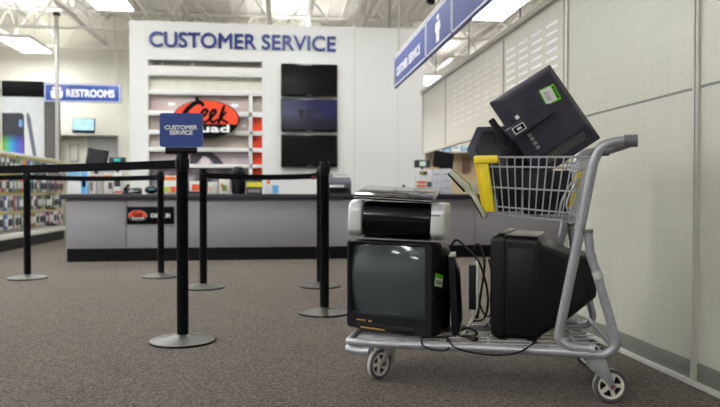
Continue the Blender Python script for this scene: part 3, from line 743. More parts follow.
pack_cols = [('white', 'c9c9c4'), ('red', 'b03a3c'), ('blue', '3c5a9a'), ('green', '5f8a3a'), ('black', '26262b'), ('orange', 'cc7a35'), ('pink', 'c8788c'), ('teal', '3f8a8c'), ('grey', '85868a')]
pm = {}
for nme, hx in pack_cols:
    card = MB().box(-0.002, 0.002, -0.046, 0.046, -0.21, 0.0).mesh('card', simple('pack_card_' + nme, hx), smooth=False)
    bl = MB().box(0.0023, 0.026, -0.032, 0.032, -0.165, -0.06).mesh('blister', M_glass if nme in ('black', 'blue', 'red', 'green') else simple('pack_item_dark', '3a3a42'), bevel=0.008)
    pm[nme] = (card, bl)
ncol = 26
for z, hgt in rows:
    for c in range(ncol):
        y = g0 + 0.55 + c * (g1 - g0 - 0.65) / (ncol - 1)
        for nm_, me in (('hook', hook), ('price_tag', tagm)):
            o = bpy.data.objects.new(nm_, me); COL.objects.link(o); o.parent = gd; o.location = Vector((XG, y, z)) - gd.location
        nme = random.choices([q[0] for q in pack_cols], [6, 2, 2, 2, 4, 1.5, 1.5, 1.5, 2])[0]
        t = thing('accessory_pack', f'small {nme} carded accessory pack hanging on the pegboard rack', 'package', (XG + random.uniform(-0.03, 0.0), y, z - 0.005), group=f'{nme} accessory packs on the rack')
        t.rotation_euler = (random.uniform(-0.06, 0.06), 0, random.uniform(-0.15, 0.15))
        for nm_, me in (('card', pm[nme][0]), ('blister', pm[nme][1])):
            o = bpy.data.objects.new(nm_, me); COL.objects.link(o); o.parent = t

# ================================================================== THINGS ON THE COUNTER
YC = 8.35
def K(px, py, y=YC): return atY(px, py, y)
def cbox(name, lab, cat, x0, x1, yt, hx, depth=0.12, y=YC, group=None, panels=(), z0=CZ, bevel=0.004):
    """carton or leaflet stack from its pixel columns and top row; panels are (fx0, fx1, fz0, fz1, colour)"""
    a, b = K(x0, yt, y), K(x1, yt, y); w, h = b.x - a.x, a.z - z0
    t = thing(name, lab, cat, ((a.x + b.x) / 2, y, z0), group=group)
    MB().box(-w / 2, w / 2, 0, depth, 0.0, h).build('body', simple('carton_' + hx, hx), t, bevel=bevel)
    for f0, f1, e0, e1, c in panels:
        MB().box(-w / 2 + w * f0, -w / 2 + w * f1, -0.003, -0.0003, h * e0, h * e1).build('printed_panel', simple('carton_' + c, c), t, smooth=False)
    return t
LG = 'leaflets and boxes on the service counter'
cbox('leaflet_box', 'white and sky blue box at the left end of the counter', 'box', 67.5, 88, 171, 'd9dcda', panels=((0.0, 0.62, 0.8, 0.98, '79b8dc'), (0.66, 0.98, 0.03, 0.98, '62aee0'), (0.7, 0.9, 0.3, 0.75, 'b9c9a0')))
cbox('leaflet', 'leaflet with orange heading beside the sky blue box', 'leaflet', 89, 96.5, 174, 'c9c4be', 0.05, panels=((0.1, 0.9, 0.8, 0.93, 'd0713f'), (0.1, 0.5, 0.15, 0.6, '66666a')))
cbox('leaflet', 'plain grey printed leaflet between two orange headed ones', 'leaflet', 97.2, 103, 173.5, 'b9b8b4', 0.05, panels=((0.2, 0.35, 0.1, 0.9, '8e8d8a'), (0.6, 0.75, 0.1, 0.9, '8e8d8a')))
cbox('leaflet', 'leaflet with wide orange band and dark picture', 'leaflet', 103.8, 112.5, 173, 'cfc9c2', 0.05, panels=((0.06, 0.94, 0.74, 0.9, 'd8763f'), (0.5, 0.94, 0.25, 0.55, '55555c')))
cbox('leaflet', 'white leaflet with a black square picture', 'leaflet', 113.3, 122, 172.5, 'd2d2d0', 0.05, panels=((0.1, 0.8, 0.35, 0.8, '2c2e38'), (0.1, 0.9, 0.04, 0.14, 'cc6a50')))
cbox('carton', 'white carton with orange top stripe on the counter behind the placard post', 'box', 163, 176, 176, 'dcd8d2', panels=((0, 1, 0.78, 0.97, 'ee7a34'), (0.02, 0.55, 0.12, 0.4, 'a4bf3e'), (0.58, 0.98, 0.1, 0.42, 'e04a38')))
cbox('carton', 'small white carton with round orange logo on the counter', 'box', 189.5, 200.5, 181, 'd8d6d2', panels=((0.2, 0.95, 0.25, 0.75, 'e35a2c'), (0.0, 0.9, 0.02, 0.2, '2a2a30')))
cbox('carton', 'white carton with small orange and green print', 'box', 208, 217, 182, 'd0cfc8', panels=((0.1, 0.4, 0.3, 0.6, 'd59a78'),))
cbox('carton', 'narrow pale carton beside the black drinks flask', 'box', 219, 229.5, 179, 'd6d4ca', panels=((0.3, 0.75, 0.2, 0.6, '6d8a4a'), (0.2, 0.4, 0.4, 0.7, 'd56a35')))
cbox('carton', 'black carton with bright yellow band', 'box', 246.5, 262, 180, '2c2c2c', panels=((0.0, 1.0, 0.5, 0.85, 'd8cf2e'), (0.1, 0.9, 0.1, 0.35, '80807c')))
cbox('carton', 'white carton with blue corner and orange dot', 'box', 264.5, 278.5, 179.5, 'd2d4d4', panels=((0.55, 1.0, 0.05, 0.6, '5fa6d6'), (0.15, 0.4, 0.7, 0.95, 'e0703f')))
def flask():
    a, b = K(231, 166), K(245, 166); r = (b.x - a.x) / 2; h = a.z - CZ
    t = thing('flask', 'black round-topped drinks flask standing on the counter', 'flask', ((a.x + b.x) / 2, YC + 0.1, CZ))
    MB().lathe([(r * .9, 0), (r, 0.01), (r, h * .6), (r * .93, h * .64)], 24).build('body', M_post, t)
    MB().lathe([(r * .95, h * .645), (r, h * .68), (r, h * .85), (r * .8, h * .96), (r * .3, h)], 24).build('lid', M_black, t)
    MB().lathe([(r * 1.003, h * .6), (r * 1.012, h * .605), (r * 1.012, h * .62), (r * 1.003, h * .625)], 24, None, False).build('ring', M_alud, t)
    MB().tube(spline([(0, r * .95, h * .55), (0, r * 1.5, h * .5), (0, r * 1.5, h * .25), (0, r * .95, h * .18)]), 0.008, 6).build('handle', M_black, t)
flask()
# computer monitors of the tills
def till_monitor(px0, px1, yt, yb, lab, turn):
    a, b = K(px0, yt, YC + 0.2), K(px1, yb, YC + 0.2); w, h = b.x - a.x, a.z - b.z
    t = thing('till_monitor', lab, 'monitor', ((a.x + b.x) / 2, YC + 0.25, CZ), rotz=turn)
    M = Matrix.Translation((0, 0, b.z - CZ)) @ Matrix.Rotation(0.16, 4, 'Y') @ Matrix.Rotation(-0.15, 4, 'X')
    MB().box(-w / 2, w / 2, -0.02, 0.02, 0, h, M).build('casing', M_tvblack, t, bevel=0.006)
    MB().box(-w / 2 + 0.012, w / 2 - 0.012, -0.0235, -0.0203, 0.012, h - 0.012, M).build('back_cover', M_black, t, smooth=False)
    MB().tube([(0, 0.02, 0.015), (0, 0.03, b.z - CZ + h * .4)], 0.022, 8).build('neck', M_black, t)
    MB().lathe([(0.1, 0), (0.1, 0.01), (0.03, 0.018)], 24).build('foot', M_black, t)
till_monitor(84, 105, 148.5, 165, 'tilted black till monitor at the left end of the counter', 0.05)
till_monitor(433, 453.5, 151, 168, 'tilted black till monitor behind the paper stacks', 0.05)
def reader(px0, px1, yt, yb, lab, scr):
    a, b = K(px0, yt, YC + 0.12), K(px1, yb, YC + 0.12); w, h = b.x - a.x, a.z - b.z
    t = thing('customer_display', lab, 'display', ((a.x + b.x) / 2, YC + 0.12, CZ))
    MB().box(-w / 2, w / 2, 0, 0.06, b.z - CZ, b.z - CZ + h).build('head', simple('reader_grey', '2a2b2f'), t, bevel=0.006)
    MB().box(-w * 0.2, w * 0.2, -0.003, -0.0003, b.z - CZ + 0.02, b.z - CZ + h - 0.018).build('screen', mat('reader_screen', hexc(scr), 0.3, emit=hexc(scr), estr=0.25), t, smooth=False)
    MB().tube([(0, 0.03, 0.012), (0, 0.03, b.z - CZ)], 0.016, 8).build('pole', M_black2, t)
    MB().box(-0.06, 0.06, -0.02, 0.09, 0, 0.014).build('foot', M_black2, t, bevel=0.004)
reader(109, 125, 157, 163, 'small customer display with teal readout beside the left till monitor', '2aa8a0')
reader(415, 430.5, 160, 167.5, 'small customer display with pale readout above the orange leaflet', 'a9b4a6')
# dark telephone and headset-like scanner near CHECK IN sign
def phone(px0, px1, lab, y=YC):
    a, b = K(px0, 185, y), K(px1, 185, y); w = b.x - a.x
    t = thing('desk_phone', lab, 'telephone', ((a.x + b.x) / 2, y, CZ))
    MB().prism([(-0.09, 0), (0.10, 0), (0.10, 0.075), (-0.09, 0.025)], -w / 2, w / 2, Matrix.Rotation(math.pi / 2, 4, 'Z')).build('body', M_black, t, bevel=0.006)
    MB().tube(spline([(-w * .33, -0.08, 0.055), (-w * .34, 0, 0.085), (-w * .33, 0.08, 0.105)]), 0.022, 8).build('handset', M_black2, t)
    MB().box(-0.01, w * .38, 0.02, 0.075, 0.068, 0.078).build('display', simple('phone_display', '6f8a86'), t, bevel=0.002)
phone(124, 140.5, 'black desk telephone at the counter left of the placard post')
phone(402.5, 415, 'black desk telephone beside the orange leaflet holder')
a, b = K(144.5, 185), K(158, 185)
sc_ = thing('scanner', 'dark rounded hand scanner resting on the counter by the CHECK IN sign', 'scanner', ((a.x + b.x) / 2, YC, CZ))
MB().sphere((0, 0, 0.052), (b.x - a.x) / 2, 0.06, 0.05).build('body', M_black2, sc_)
MB().box(-0.02, 0.05, -0.064, -0.05, 0.04, 0.07).build('window', simple('scanner_window', '2f5f66'), sc_, bevel=0.004)
MB().lathe([(0.05, 0), (0.05, 0.008), (0.02, 0.012)], 16).build('foot', M_black, sc_)
# small printer/fax beside the televisions
def fax(px0, px1, yt, lab):
    a, b = K(px0, yt), K(px1, yt); w, h = b.x - a.x, a.z - CZ
    t = thing('counter_printer', lab, 'printer', ((a.x + b.x) / 2, YC, CZ))
    MB().prism([(0, 0), (0.34, 0), (0.34, h), (0.12, h), (0.0, h * .72)], -w / 2, w / 2, Matrix.Rotation(math.pi / 2, 4, 'Z') @ Matrix.Scale(1, 4)).build('body', simple('fax_grey', '4e4f56'), t, bevel=0.008)
    MB().box(-w * .45, w * .38, -0.06, -0.001, h * .18, h * .34).build('tray', M_black, t, bevel=0.004)
    MB().box(-w * .35, w * .2, -0.05, -0.002, h * .4, h * .52).build('paper', M_pwhite, t, bevel=0.002)
    MB().box(-w * .48, -w * .2, 0.14, 0.3, h + 0.0005, h + 0.05).build('document_feeder', simple('fax_light', '8a8b90'), t, bevel=0.006)
    MB().box(-w * .1, w * .42, 0.2, 0.32, 0, 0.006, Matrix.Translation((0, 0, h + 0.004)) @ Matrix.Rotation(0.12, 4, 'X')).build('feeder_tray', simple('fax_light', '8a8b90'), t, smooth=False)
fax(326, 351.5, 177, 'grey office printer on the counter under the wall televisions')
cbox('leaflet_holder', 'leaflet holder with orange banded white sheet beside the right till', 'leaflet', 416, 432.5, 169.5, 'd4d3d3', 0.08, panels=((0.06, 0.6, 0.44, 0.52, 'e4592c'), (0.06, 0.6, 0.3, 0.37, 'e4693c'), (0.2, 0.42, 0.78, 0.93, '9c9a3a'), (0.44, 0.68, 0.78, 0.93, '54505c'), (0.06, 0.5, 0.04, 0.24, '6d6d72'), (0.66, 0.95, 0.3, 0.5, '55565e')))
cbox('paper_stack', 'tall white stack of printed forms next to the leaflet holder', 'paper', 433.2, 441.3, 169.5, 'd3d6de', 0.1, panels=((0.15, 0.85, 0.75, 0.85, 'b4b8c4'), (0.15, 0.85, 0.45, 0.5, 'b4b8c4'), (0.15, 0.85, 0.2, 0.25, 'b4b8c4')))
cbox('paper_stack', 'slightly taller white stack of printed forms below the right till monitor', 'paper', 442, 451.5, 168.5, 'd6d9e0', 0.1, panels=((0.15, 0.85, 0.75, 0.82, 'b4b8c4'), (0.15, 0.85, 0.5, 0.54, 'b4b8c4'), (0.15, 0.85, 0.22, 0.27, 'b4b8c4')))
# office shelf goods beyond the hanging panels
so = thing('office_shelf', 'white shelf on beige office wall beyond the partition', 'shelf', (3.25, 11.85, 1.55))
MB().box(-0.6, 0.9, -0.15, 0.149, 0, 0.03).build('board', M_pale, so, bevel=0.004)
for x in (-0.4, 0.5): MB().prism([(-0.12, 0), (0.145, 0), (0.145, -0.16)], x - 0.01, x + 0.01, Matrix.Rotation(math.pi / 2, 4, 'Z')).build('bracket', M_alud, so, smooth=False)
for k, (x, wd, hh, hx, lab) in enumerate(((2.85, 0.16, 0.13, 'd8dde0', 'white carton at the outer end of the office shelf'), (3.03, 0.14, 0.2, '7fb0d0', 'pale blue carton on the office shelf'), (3.2, 0.16, 0.16, 'e4e6e4', 'tall white carton beside the blue one on the office shelf'), (3.42, 0.2, 0.11, '9fc0d6', 'flat light blue carton on the office shelf'))):
    t = thing('carton', lab, 'box', (x, 11.8, 1.5805)); MB().box(-wd / 2, wd / 2, 0, 0.15, 0, hh).build('body', simple('carton_' + hx, hx), t, bevel=0.004)
    MB().box(-wd / 2 + 0.02, wd / 2 - 0.02, -0.003, -0.0003, hh * .3, hh * .6).build('printed_panel', simple('carton_8aa0b0', '8aa0b0'), t, smooth=False)
p = atY(466.5, 165, 11.97); 
bx_ = thing('wall_box', 'small brown control box on the beige office wall', 'box', (p.x, 11.97, p.z - 0.13))
MB().box(-0.08, 0.08, -0.04, 0.029, 0, 0.27).build('casing', simple('brown_box', '8a7358'), bx_, bevel=0.008)
MB().box(-0.05, 0.05, -0.0445, -0.0405, 0.03, 0.24).build('cover', simple('brown_cover', '6d5a45'), bx_, smooth=False)
#MARK_CART

# ================================================================== CART (cart coordinates u, v, z)
d7 = math.radians(9.0); AX = Vector((math.cos(d7), math.sin(d7))); NR = Vector((-math.sin(d7), math.cos(d7)))
MID = Vector((0.95, 0.0)) + 0.285 * NR
def far(p):
    q = Vector((p[0], p[1])); q = q - 2 * ((q - MID).dot(NR)) * NR; return Vector((q.x, q.y, p[2]))
def zr_(u): return 0.160 + 0.033 * u          # rail height (the platform dips to the front)
cart = thing('shopping_cart', 'grey tubular shopping cart with wire basket, low wire platform and yellow corner', 'cart', M=CM)
# platform rail: near side, round the front, far side; rear ends turn up into the short posts
near_rail = [(0.858, 0, 0.655), (0.868, 0, 0.56), (0.885, 0, 0.515), (0.966, 0, 0.225), (0.925, 0, 0.186), (0.70, 0, zr_(0.70)), (-0.085, 0.0, zr_(-0.10))]
front = [(-0.128, 0.012, zr_(-0.14)), (-0.136, 0.045, zr_(-0.14))]
pth = [Vector(p) for p in near_rail + front]
allp = pth + [far(p) for p in reversed(pth)]
MB().tube(smooth_path(allp, 0.055, 6), 0.017, 12).build('platform_rail', M_pipe, cart)
for s in (0, 1):
    f = far if s else (lambda p: Vector(p))
    # upright: from handle down to the bottom bend, then back along the rail
    up = [(1.02, 0, 0.999), (0.965, 0, 1.0), (0.905, 0, 0.985), (0.878, 0, 0.93), (0.80, 0, 0.506), (0.748, 0, 0.235), (0.79, 0, 0.205), (0.875, 0, 0.207)]
    MB().tube(smooth_path([f(p) for p in up], 0.075, 7), 0.0185, 12).build('upright', M_pipe, cart)
    MB().tube([f((0.865, 0, 0.207)), f((0.885, 0, 0.207))], 0.0195, 12).build('weld_end', M_wire, cart)
    MB().tube([f((0.715, 0, zr_(0.715))), f((0.79, 0, zr_(0.79) + 0.001))], 0.0215, 12).build('sleeve', M_pipe, cart)
    MB().tube([f((0.8575, 0, 0.65)), f((0.857, 0, 0.664))], 0.0205, 12).build('post_cap', M_grip, cart)
# label strip on the near post, yellow/black
c_, d_ = Vector((0.889, 0, 0.504)), Vector((0.8985, 0, 0.477))
MB().tube([c_, d_], 0.0196, 12).build('paper_band', M_pale, cart)
# handle bar with grips
h0, h1 = Vector((1.02, 0.0, 0.999)), far((1.02, 0, 0.999))
MB().tube([h0, h1], 0.015, 10).build('handle_bar', M_pipe, cart)
MB().tube([h0 - Vector((0.035, 0, 0)), h0 + Vector((0.012, 0, 0))], 0.0235, 12).build('handle_grip', M_grip, cart)
MB().tube([h1 - Vector((0.035, 0, 0)), h1 + Vector((0.012, 0, 0))], 0.0235, 12).build('handle_grip', M_grip, cart)
MB().tube([h0 + (h1 - h0) * 0.12, h0 + (h1 - h0) * 0.88], 0.02, 12).build('handle_sleeve', M_grip, cart)
# bumper foot under the front corner
MB().tube(smooth_path([(-0.03, 0.004, 0.124), (-0.09, 0.004, 0.122), (-0.135, 0.02, 0.122), (-0.142, 0.06, 0.122)], 0.04), 0.017, 10).build('bumper', M_wire, cart)
MB().tube([(-0.07, 0.004, 0.132), (-0.07, 0.004, 0.146)], 0.01, 8).build('bumper_bracket', M_pipe, cart)
# rear cross bar and platform wires
MB().tube([(0.945, 0.012, 0.215), far((0.945, 0.012, 0.215))], 0.010, 8).build('rear_crossbar', M_pipe, cart)
for u in (-0.05, 0.12, 0.30, 0.48, 0.66, 0.84):
    a = Vector((u, 0.0, zr_(u) - 0.0125)); MB().tube([a, far(a)], 0.006, 6).build('cross_wire', M_wire, cart)
nw = 8
for k in range(1, nw):
    t = k / nw
    A = Vector((0.93, 0, zr_(0.93) - 0.004)); B = Vector((-0.12, 0, zr_(-0.12) - 0.004))
    P0 = A.lerp(far(A), t); P1 = B.lerp(far(B), t)
    MB().tube([P0, P1], 0.0032, 6).build('platform_wire', M_wire, cart)
# ------ basket
VB = 0.028
TL, TR, BL, BR = [Vector((u, VB, z)) for u, z in ((0.452, 0.950), (0.862, 0.943), (0.480, 0.722), (0.806, 0.690))]
def bp(s, t):          # s along, t down, near face; bottom leans inwards
    p = TL.lerp(TR, s).lerp(BL.lerp(BR, s), t); p.y += 0.03 * t; return p
def fp(s, t): return far(bp(s, t))
wires = []
NV = 13
for k in range(NV + 1):
    s = k / NV
    wires.append(([bp(s, 0), bp(s, 1)], 0.0026)); wires.append(([fp(s, 0), fp(s, 1)], 0.0026))
for t, r in ((0, 0.0048), (0.165, 0.0042), (0.53, 0.0042), (0.87, 0.0042)):
    wires.append(([bp(0, t), bp(1, t)], r)); wires.append(([fp(0, t), fp(1, t)], r))
    wires.append(([bp(0, t), fp(0, t)], r)); wires.append(([bp(1, t), fp(1, t)], r))
for k in range(1, 10):
    q = k / 10
    wires.append(([bp(0, 0).lerp(fp(0, 0), q), bp(0, 1).lerp(fp(0, 1), q)], 0.0026))
    wires.append(([bp(1, 0).lerp(fp(1, 0), q), bp(1, 1).lerp(fp(1, 1), q)], 0.0026))
for k in range(NV + 1): wires.append(([bp(k / NV, 1), fp(k / NV, 1)], 0.0028))
for q in (0, 0.2, 0.4, 0.6, 0.8, 1): wires.append(([bp(0, 1).lerp(fp(0, 1), q), bp(1, 1).lerp(fp(1, 1), q)], 0.004))
for pts, r in wires: MB().tube(pts, r, 6).build('basket_wire', M_wire, cart)
# brackets joining basket and uprights
for f in ((lambda p: Vector(p)), far):
    MB().tube([f((0.862, 0.028, 0.943)), f((0.882, 0.004, 0.943))], 0.006, 6).build('basket_bracket', M_pipe, cart)
    MB().tube([f((0.80, 0.055, 0.69)), f((0.838, 0.002, 0.70))], 0.006, 6).build('basket_bracket', M_pipe, cart)
# yellow corner guard on the near front corner
yg = MB()
o1, o2 = bp(-0.012, 0.02), bp(0.05, 0.98)
yg.box(-0.035, 0.062, -0.022, 0.012, -0.026, 0.006, Matrix.Translation(TL))
MB.build(yg, 'corner_guard_top', M_yellow, cart, bevel=0.006)
ve = MB(); A_, B_ = bp(0.0, 0.1), bp(0.0, 0.98)
ve.loft([[c + Vector(q) for q in ((-0.022, -0.016, 0), (0.018, -0.016, 0), (0.018, 0.010, 0), (-0.022, 0.010, 0))] for c in (A_, B_)])
ve.build('corner_guard', M_yellow, cart, bevel=0.004)
A_, B_ = bp(0, 0.02) + Vector((-0.03, 0.02, 0)), bp(0, 0.95) + Vector((-0.03, 0.02, 0))
MB().loft([[c + Vector(q) for q in ((-0.008, -0.016, 0), (0.007, -0.016, 0), (0.007, 0.030, 0), (-0.008, 0.030, 0))] for c in (A_, B_)]).build('corner_guard_side', mat('yellow_plastic_deep', hexc('efc820'), 0.45), cart, bevel=0.003)
# yellow strip at the rear of the basket
A_, B_ = bp(0.985, 0.22), bp(0.985, 0.8)
A_.y += 0.10; B_.y += 0.10; A_.x -= 0.022; B_.x -= 0.022
MB().loft([[c + Vector(q) for q in ((-0.012, -0.02, 0), (0.012, -0.02, 0), (0.012, 0.03, 0), (-0.012, 0.03, 0))] for c in (A_, B_)]).build('rear_strip', M_yellow, cart, bevel=0.003)
# ------ casters
def caster(u, v, swivel, top):
    R = 0.0645
    M = Matrix.Translation((u, v, 0)) @ Matrix.Rotation(swivel, 4, 'Z')   # wheel rolls along local x, axle local y
    off = Vector((0.055, 0, R))
    Mw = M @ Matrix.Translation(off) @ Matrix.Rotation(math.pi / 2, 4, 'X')
    w = MB().lathe([(0.050, -0.013), (0.060, -0.0155), (R, -0.010), (R, 0.010), (0.060, 0.0155), (0.050, 0.013)], 32, Mw, False).build('wheel', M_tire, cart)
    MB().lathe([(R - 0.001, -0.0085), (R + 0.0006, -0.007), (R + 0.0006, 0.007), (R - 0.001, 0.0085)], 32, Mw, False).build('tread', M_tread, w)
    MB().lathe([(0.042, -0.011), (0.0505, -0.0137), (0.0505, 0.0137), (0.042, 0.011)], 28, Mw, False).build('rim', M_hub, w)
    MB().lathe([(0.016, -0.016), (0.017, 0.016)], 16, Mw).build('hub', M_hub, w)
    for k in range(5):
        a = k * 2 * math.pi / 5
        MB().box(0.012, 0.045, -0.007, 0.007, -0.010, 0.010, Mw @ Matrix.Rotation(a, 4, 'Z')).build('spoke', M_hub, w)
    MB().lathe([(0.0415, -0.003), (0.0416, 0.003)], 20, Mw).build('web', M_black2, w)
    fk = MB()
    for s in (-1, 1):
        y0, y1 = (0.019, 0.0225) if s > 0 else (-0.0225, -0.019)
        fk.prism([(-0.028, top - 0.008), (0.034, top - 0.008), (0.072, R - 0.004), (0.066, R - 0.014), (0.052, R - 0.014), (0.03, R + 0.02), (-0.028, top - 0.03)], y0, y1, M)
    fk.box(-0.03, 0.036, -0.0225, 0.0225, top - 0.0075, top - 0.002, M)
    fk.build('caster_fork', M_pipe, cart, bevel=0.001)
    MB().lathe([(0.007, -0.027), (0.007, 0.027)], 8, Mw).build('axle_bolt', M_rust, cart)
    MB().lathe([(0.022, top - 0.0015), (0.022, zr_(u) - 0.015), (0.014, zr_(u) - 0.012)], 16, M @ Matrix.Identity(4)).build('swivel_head', M_pipe, cart)
caster(0.026, 0.08, math.radians(245), 0.142)
caster(0.888, 0.011, math.radians(20), 0.165)
pf = far((0.026, 0.08, 0)); caster(pf.x, pf.y, math.radians(150), 0.142)
pf = far((0.888, 0.011, 0)); caster(pf.x, pf.y, math.radians(14), 0.165)
def on_cart(name, lab, cat, u, v, z, rot, group=None, R=None):
    M = CM @ Matrix.Translation((u, v, z)) @ Matrix.Rotation(rot, 4, 'Z')
    if R is not None: M = M @ R
    return thing(name, lab, cat, M=M, group=group)

# ================================================================== CRT TELEVISION facing the aisle
def sec(w, h, r, y, zc, xc=0.0, n=5): return [(xc + x, y, zc + z) for x, z in rrect(w, h, r, n)]
def ring(outer, inner):
    m = MB(); n = len(outer); m.v = [Vector(p) for p in outer + inner]
    m.f = [[i, (i + 1) % n, (i + 1) % n + n, i + n] for i in range(n)]; return m
def bulge(cx, cz, w, h, r, y, depth, nx=16, nz=12):
    m = MB()
    for j in range(nz + 1):
        for i in range(nx + 1):
            a, b = 2 * i / nx - 1, 2 * j / nz - 1
            k = (1 - 0.03 * b * b), (1 - 0.03 * a * a)
            m.v.append(Vector((cx + a * w / 2 * k[0], y - depth * (1 - 0.5 * (a * a + b * b)), cz + b * h / 2 * k[1])))
    for j in range(nz):
        for i in range(nx):
            a = j * (nx + 1) + i; m.f.append([a, a + 1, a + nx + 2, a + nx + 1])
    return m
TW, TH = 0.455, 0.408
Rt = Matrix.Rotation(math.radians(0.0), 4, 'Y')
pos1 = Vector((0.236, 0.052)); rt1 = math.radians(-15)
ctr1 = pos1 - Vector((math.cos(rt1), math.sin(rt1))) * TW / 2
tv1 = on_cart('tube_television', 'bulky black tube television with grey screen under the printer', 'television', ctr1.x, ctr1.y, 0.176, rt1, R=Rt)
zc = 0.008 + TH / 2
fw = MB().loft([sec(TW - 0.012, TH - 0.012, 0.014, 0.0, zc), sec(TW, TH, 0.016, 0.012, zc), sec(TW - 0.004, TH - 0.006, 0.016, 0.085, zc), sec(TW - 0.02, TH - 0.025, 0.016, 0.09, zc),
                sec(TW - 0.03, TH - 0.04, 0.02, 0.19, zc - 0.004), sec(TW * 0.62, TH * 0.66, 0.03, 0.33, zc - 0.02), sec(TW * 0.52, TH * 0.5, 0.03, 0.42, zc - 0.03)], cap=False)
nn = len(rrect(1, 1, .1, 5)); L_ = len(fw.v); fw.f.append(list(range(L_ - 1, L_ - nn - 1, -1))); fw.build('cabinet', M_black, tv1)
SW, SH, sxc, szc = 0.390, 0.312, -0.010, zc + 0.030
outer = sec(TW - 0.012, TH - 0.012, 0.014, 0.0, zc); inner = sec(SW + 0.012, SH + 0.012, 0.022, -0.001, szc, sxc); inner2 = sec(SW - 0.004, SH - 0.004, 0.02, 0.014, szc, sxc)
b_ = ring(outer, inner); k = len(b_.v); b_.v += [Vector(p) for p in inner2]
b_.f += [[nn + i, nn + (i + 1) % nn, k + (i + 1) % nn, k + i] for i in range(nn)]
b_.build('bezel', M_black2, tv1)
bulge(sxc, szc, SW + 0.006, SH + 0.006, 0.02, 0.034, 0.04).build('screen', M_screen_crt, tv1)
MB().box(-0.165, 0.135, -0.006, -0.0005, 0.012, 0.042).build('control_panel', M_black, tv1, bevel=0.003)
MB().box(-0.16, -0.03, -0.0085, -0.0065, 0.017, 0.0225, Matrix.Translation((0.02, 0, 0))).build('gold_stripe', M_gold, tv1, smooth=False)
for k in range(9): MB().box(-0.165 + k * 0.0055, -0.1615 + k * 0.0055, -0.003, -0.0006, 0.048, 0.054).build('badge_letter', M_gold, tv1, smooth=False)
for k in range(2): MB().box(-0.1 + k * 0.009, -0.094 + k * 0.009, -0.003, -0.0006, 0.047, 0.053).build('badge_mark', M_yellow if k else M_pale, tv1, smooth=False)
for k in range(5): MB().box(0.03 + k * 0.022, 0.044 + k * 0.022, -0.0095, -0.0065, 0.024, 0.031).build('button', M_black2, tv1, bevel=0.001)
for sx_ in (-1, 1):
    for y in (0.05, 0.2): MB().box(sx_ * 0.17 - 0.02, sx_ * 0.17 + 0.02, y - 0.015, y + 0.015, 0.0, 0.0075 + (0.012 if y > .1 else 0)).build('foot', M_black, tv1, smooth=False)
for k in range(7): MB().box(TW / 2 - 0.0125, TW / 2 - 0.009, 0.11 + k * 0.009, 0.114 + k * 0.009, 0.22, 0.33).build('vent_slat', M_black2, tv1, smooth=False)
st = MB().box(TW / 2 - 0.0009, TW / 2 + 0.0004, 0.0, 0.075, 0, 0.056, Matrix.Translation((0, 0.012, 0.232)) @ Matrix.Rotation(-0.22, 4, 'X')).build('sticker', M_green, tv1, smooth=False)
MB().box(TW / 2 + 0.0005, TW / 2 + 0.0012, 0.006, 0.069, 0.005, 0.038, Matrix.Translation((0, 0.012, 0.232)) @ Matrix.Rotation(-0.22, 4, 'X')).build('sticker_paper', M_pwhite, st, smooth=False)
for k in range(8): MB().box(TW / 2 + 0.0013, TW / 2 + 0.0018, 0.012 + k * 0.007, 0.0155 + k * 0.007, 0.01, 0.028, Matrix.Translation((0, 0.012, 0.232)) @ Matrix.Rotation(-0.22, 4, 'X')).build('barcode_bar', M_ink, st, smooth=False)

# ================================================================== PRINTER on the television
PW, PH, PD = 0.43, 0.168, 0.28
rtp = math.radians(8)
pr = on_cart('inkjet_printer', 'glossy black inkjet printer with silver ends on top of the television', 'printer', ctr1.x + 0.043, ctr1.y - 0.02, 0.176 + 0.008 + TH + 0.0085, rtp, R=Matrix.Rotation(math.radians(2.2), 4, 'Y'))
MB().loft([sec(0.285, PH - 0.03, 0.01, 0.012, PH / 2), sec(0.30, PH - 0.01, 0.015, 0.03, PH / 2), sec(0.30, PH - 0.01, 0.015, PD - 0.02, PH / 2), sec(0.28, PH - 0.04, 0.01, PD, PH / 2)]).build('body', M_gloss2, pr)
# curved glossy front door
fd = []
for k in range(9):
    t = k / 8; z = 0.012 + (PH - 0.022) * t; y = 0.0115 - 0.028 * math.sin(math.pi * min(1, t * 1.05)) ** 0.7 if 0 < t < 1 else 0.011
    fd.append([(-0.147, y, z), (0.147, y, z), (0.147, y + 0.008, z), (-0.147, y + 0.008, z)])
MB().loft(fd).build('front_door', M_gloss2, pr, angle=60)
for s in (-1, 1):
    prof = [(-0.016, 0.03), (-0.02, 0.06), (-0.018, PH - 0.035), (0.004, PH - 0.008), (0.05, PH), (PD - 0.03, PH), (PD, PH - 0.04), (PD, 0.03), (PD - 0.03, 0.006), (0.02, 0.006)]
    M = Matrix.Rotation(math.pi / 2, 4, 'Z')
    a, b = (0.151, 0.215) if s > 0 else (-0.215, -0.151)
    MB().prism(prof, -b, -a, M).build('end_cover', M_silver, pr, bevel=0.012, seg=3)
    MB().box(s * 0.172 - 0.02, s * 0.172 + 0.02, -0.0195, -0.0185, 0.11, 0.116).build('trim_line', M_alud, pr, smooth=False) if s > 0 else None
MB().box(-0.15, 0.15, 0.03, 0.2, 0.0, 0.006).build('base', M_black, pr, smooth=False)
lidM = Matrix.Translation((-0.012, -0.022, PH - 0.004)) @ Matrix.Rotation(math.radians(1.2), 4, 'Y') @ Matrix.Rotation(math.radians(9.0), 4, 'X')
lid = MB().box(-0.18, 0.175, 0.0, 0.27, 0.006, 0.026, lidM).build('scanner_lid', M_gloss, pr, bevel=0.006)
MB().box(-0.168, 0.163, 0.012, 0.258, 0.0262, 0.0285, lidM).build('lid_top', M_gloss, lid, bevel=0.002)
MB().box(-0.177, 0.172, -0.0015, 0.0, 0.013, 0.0155, lidM).build('lid_trim', M_silver, lid, smooth=False)
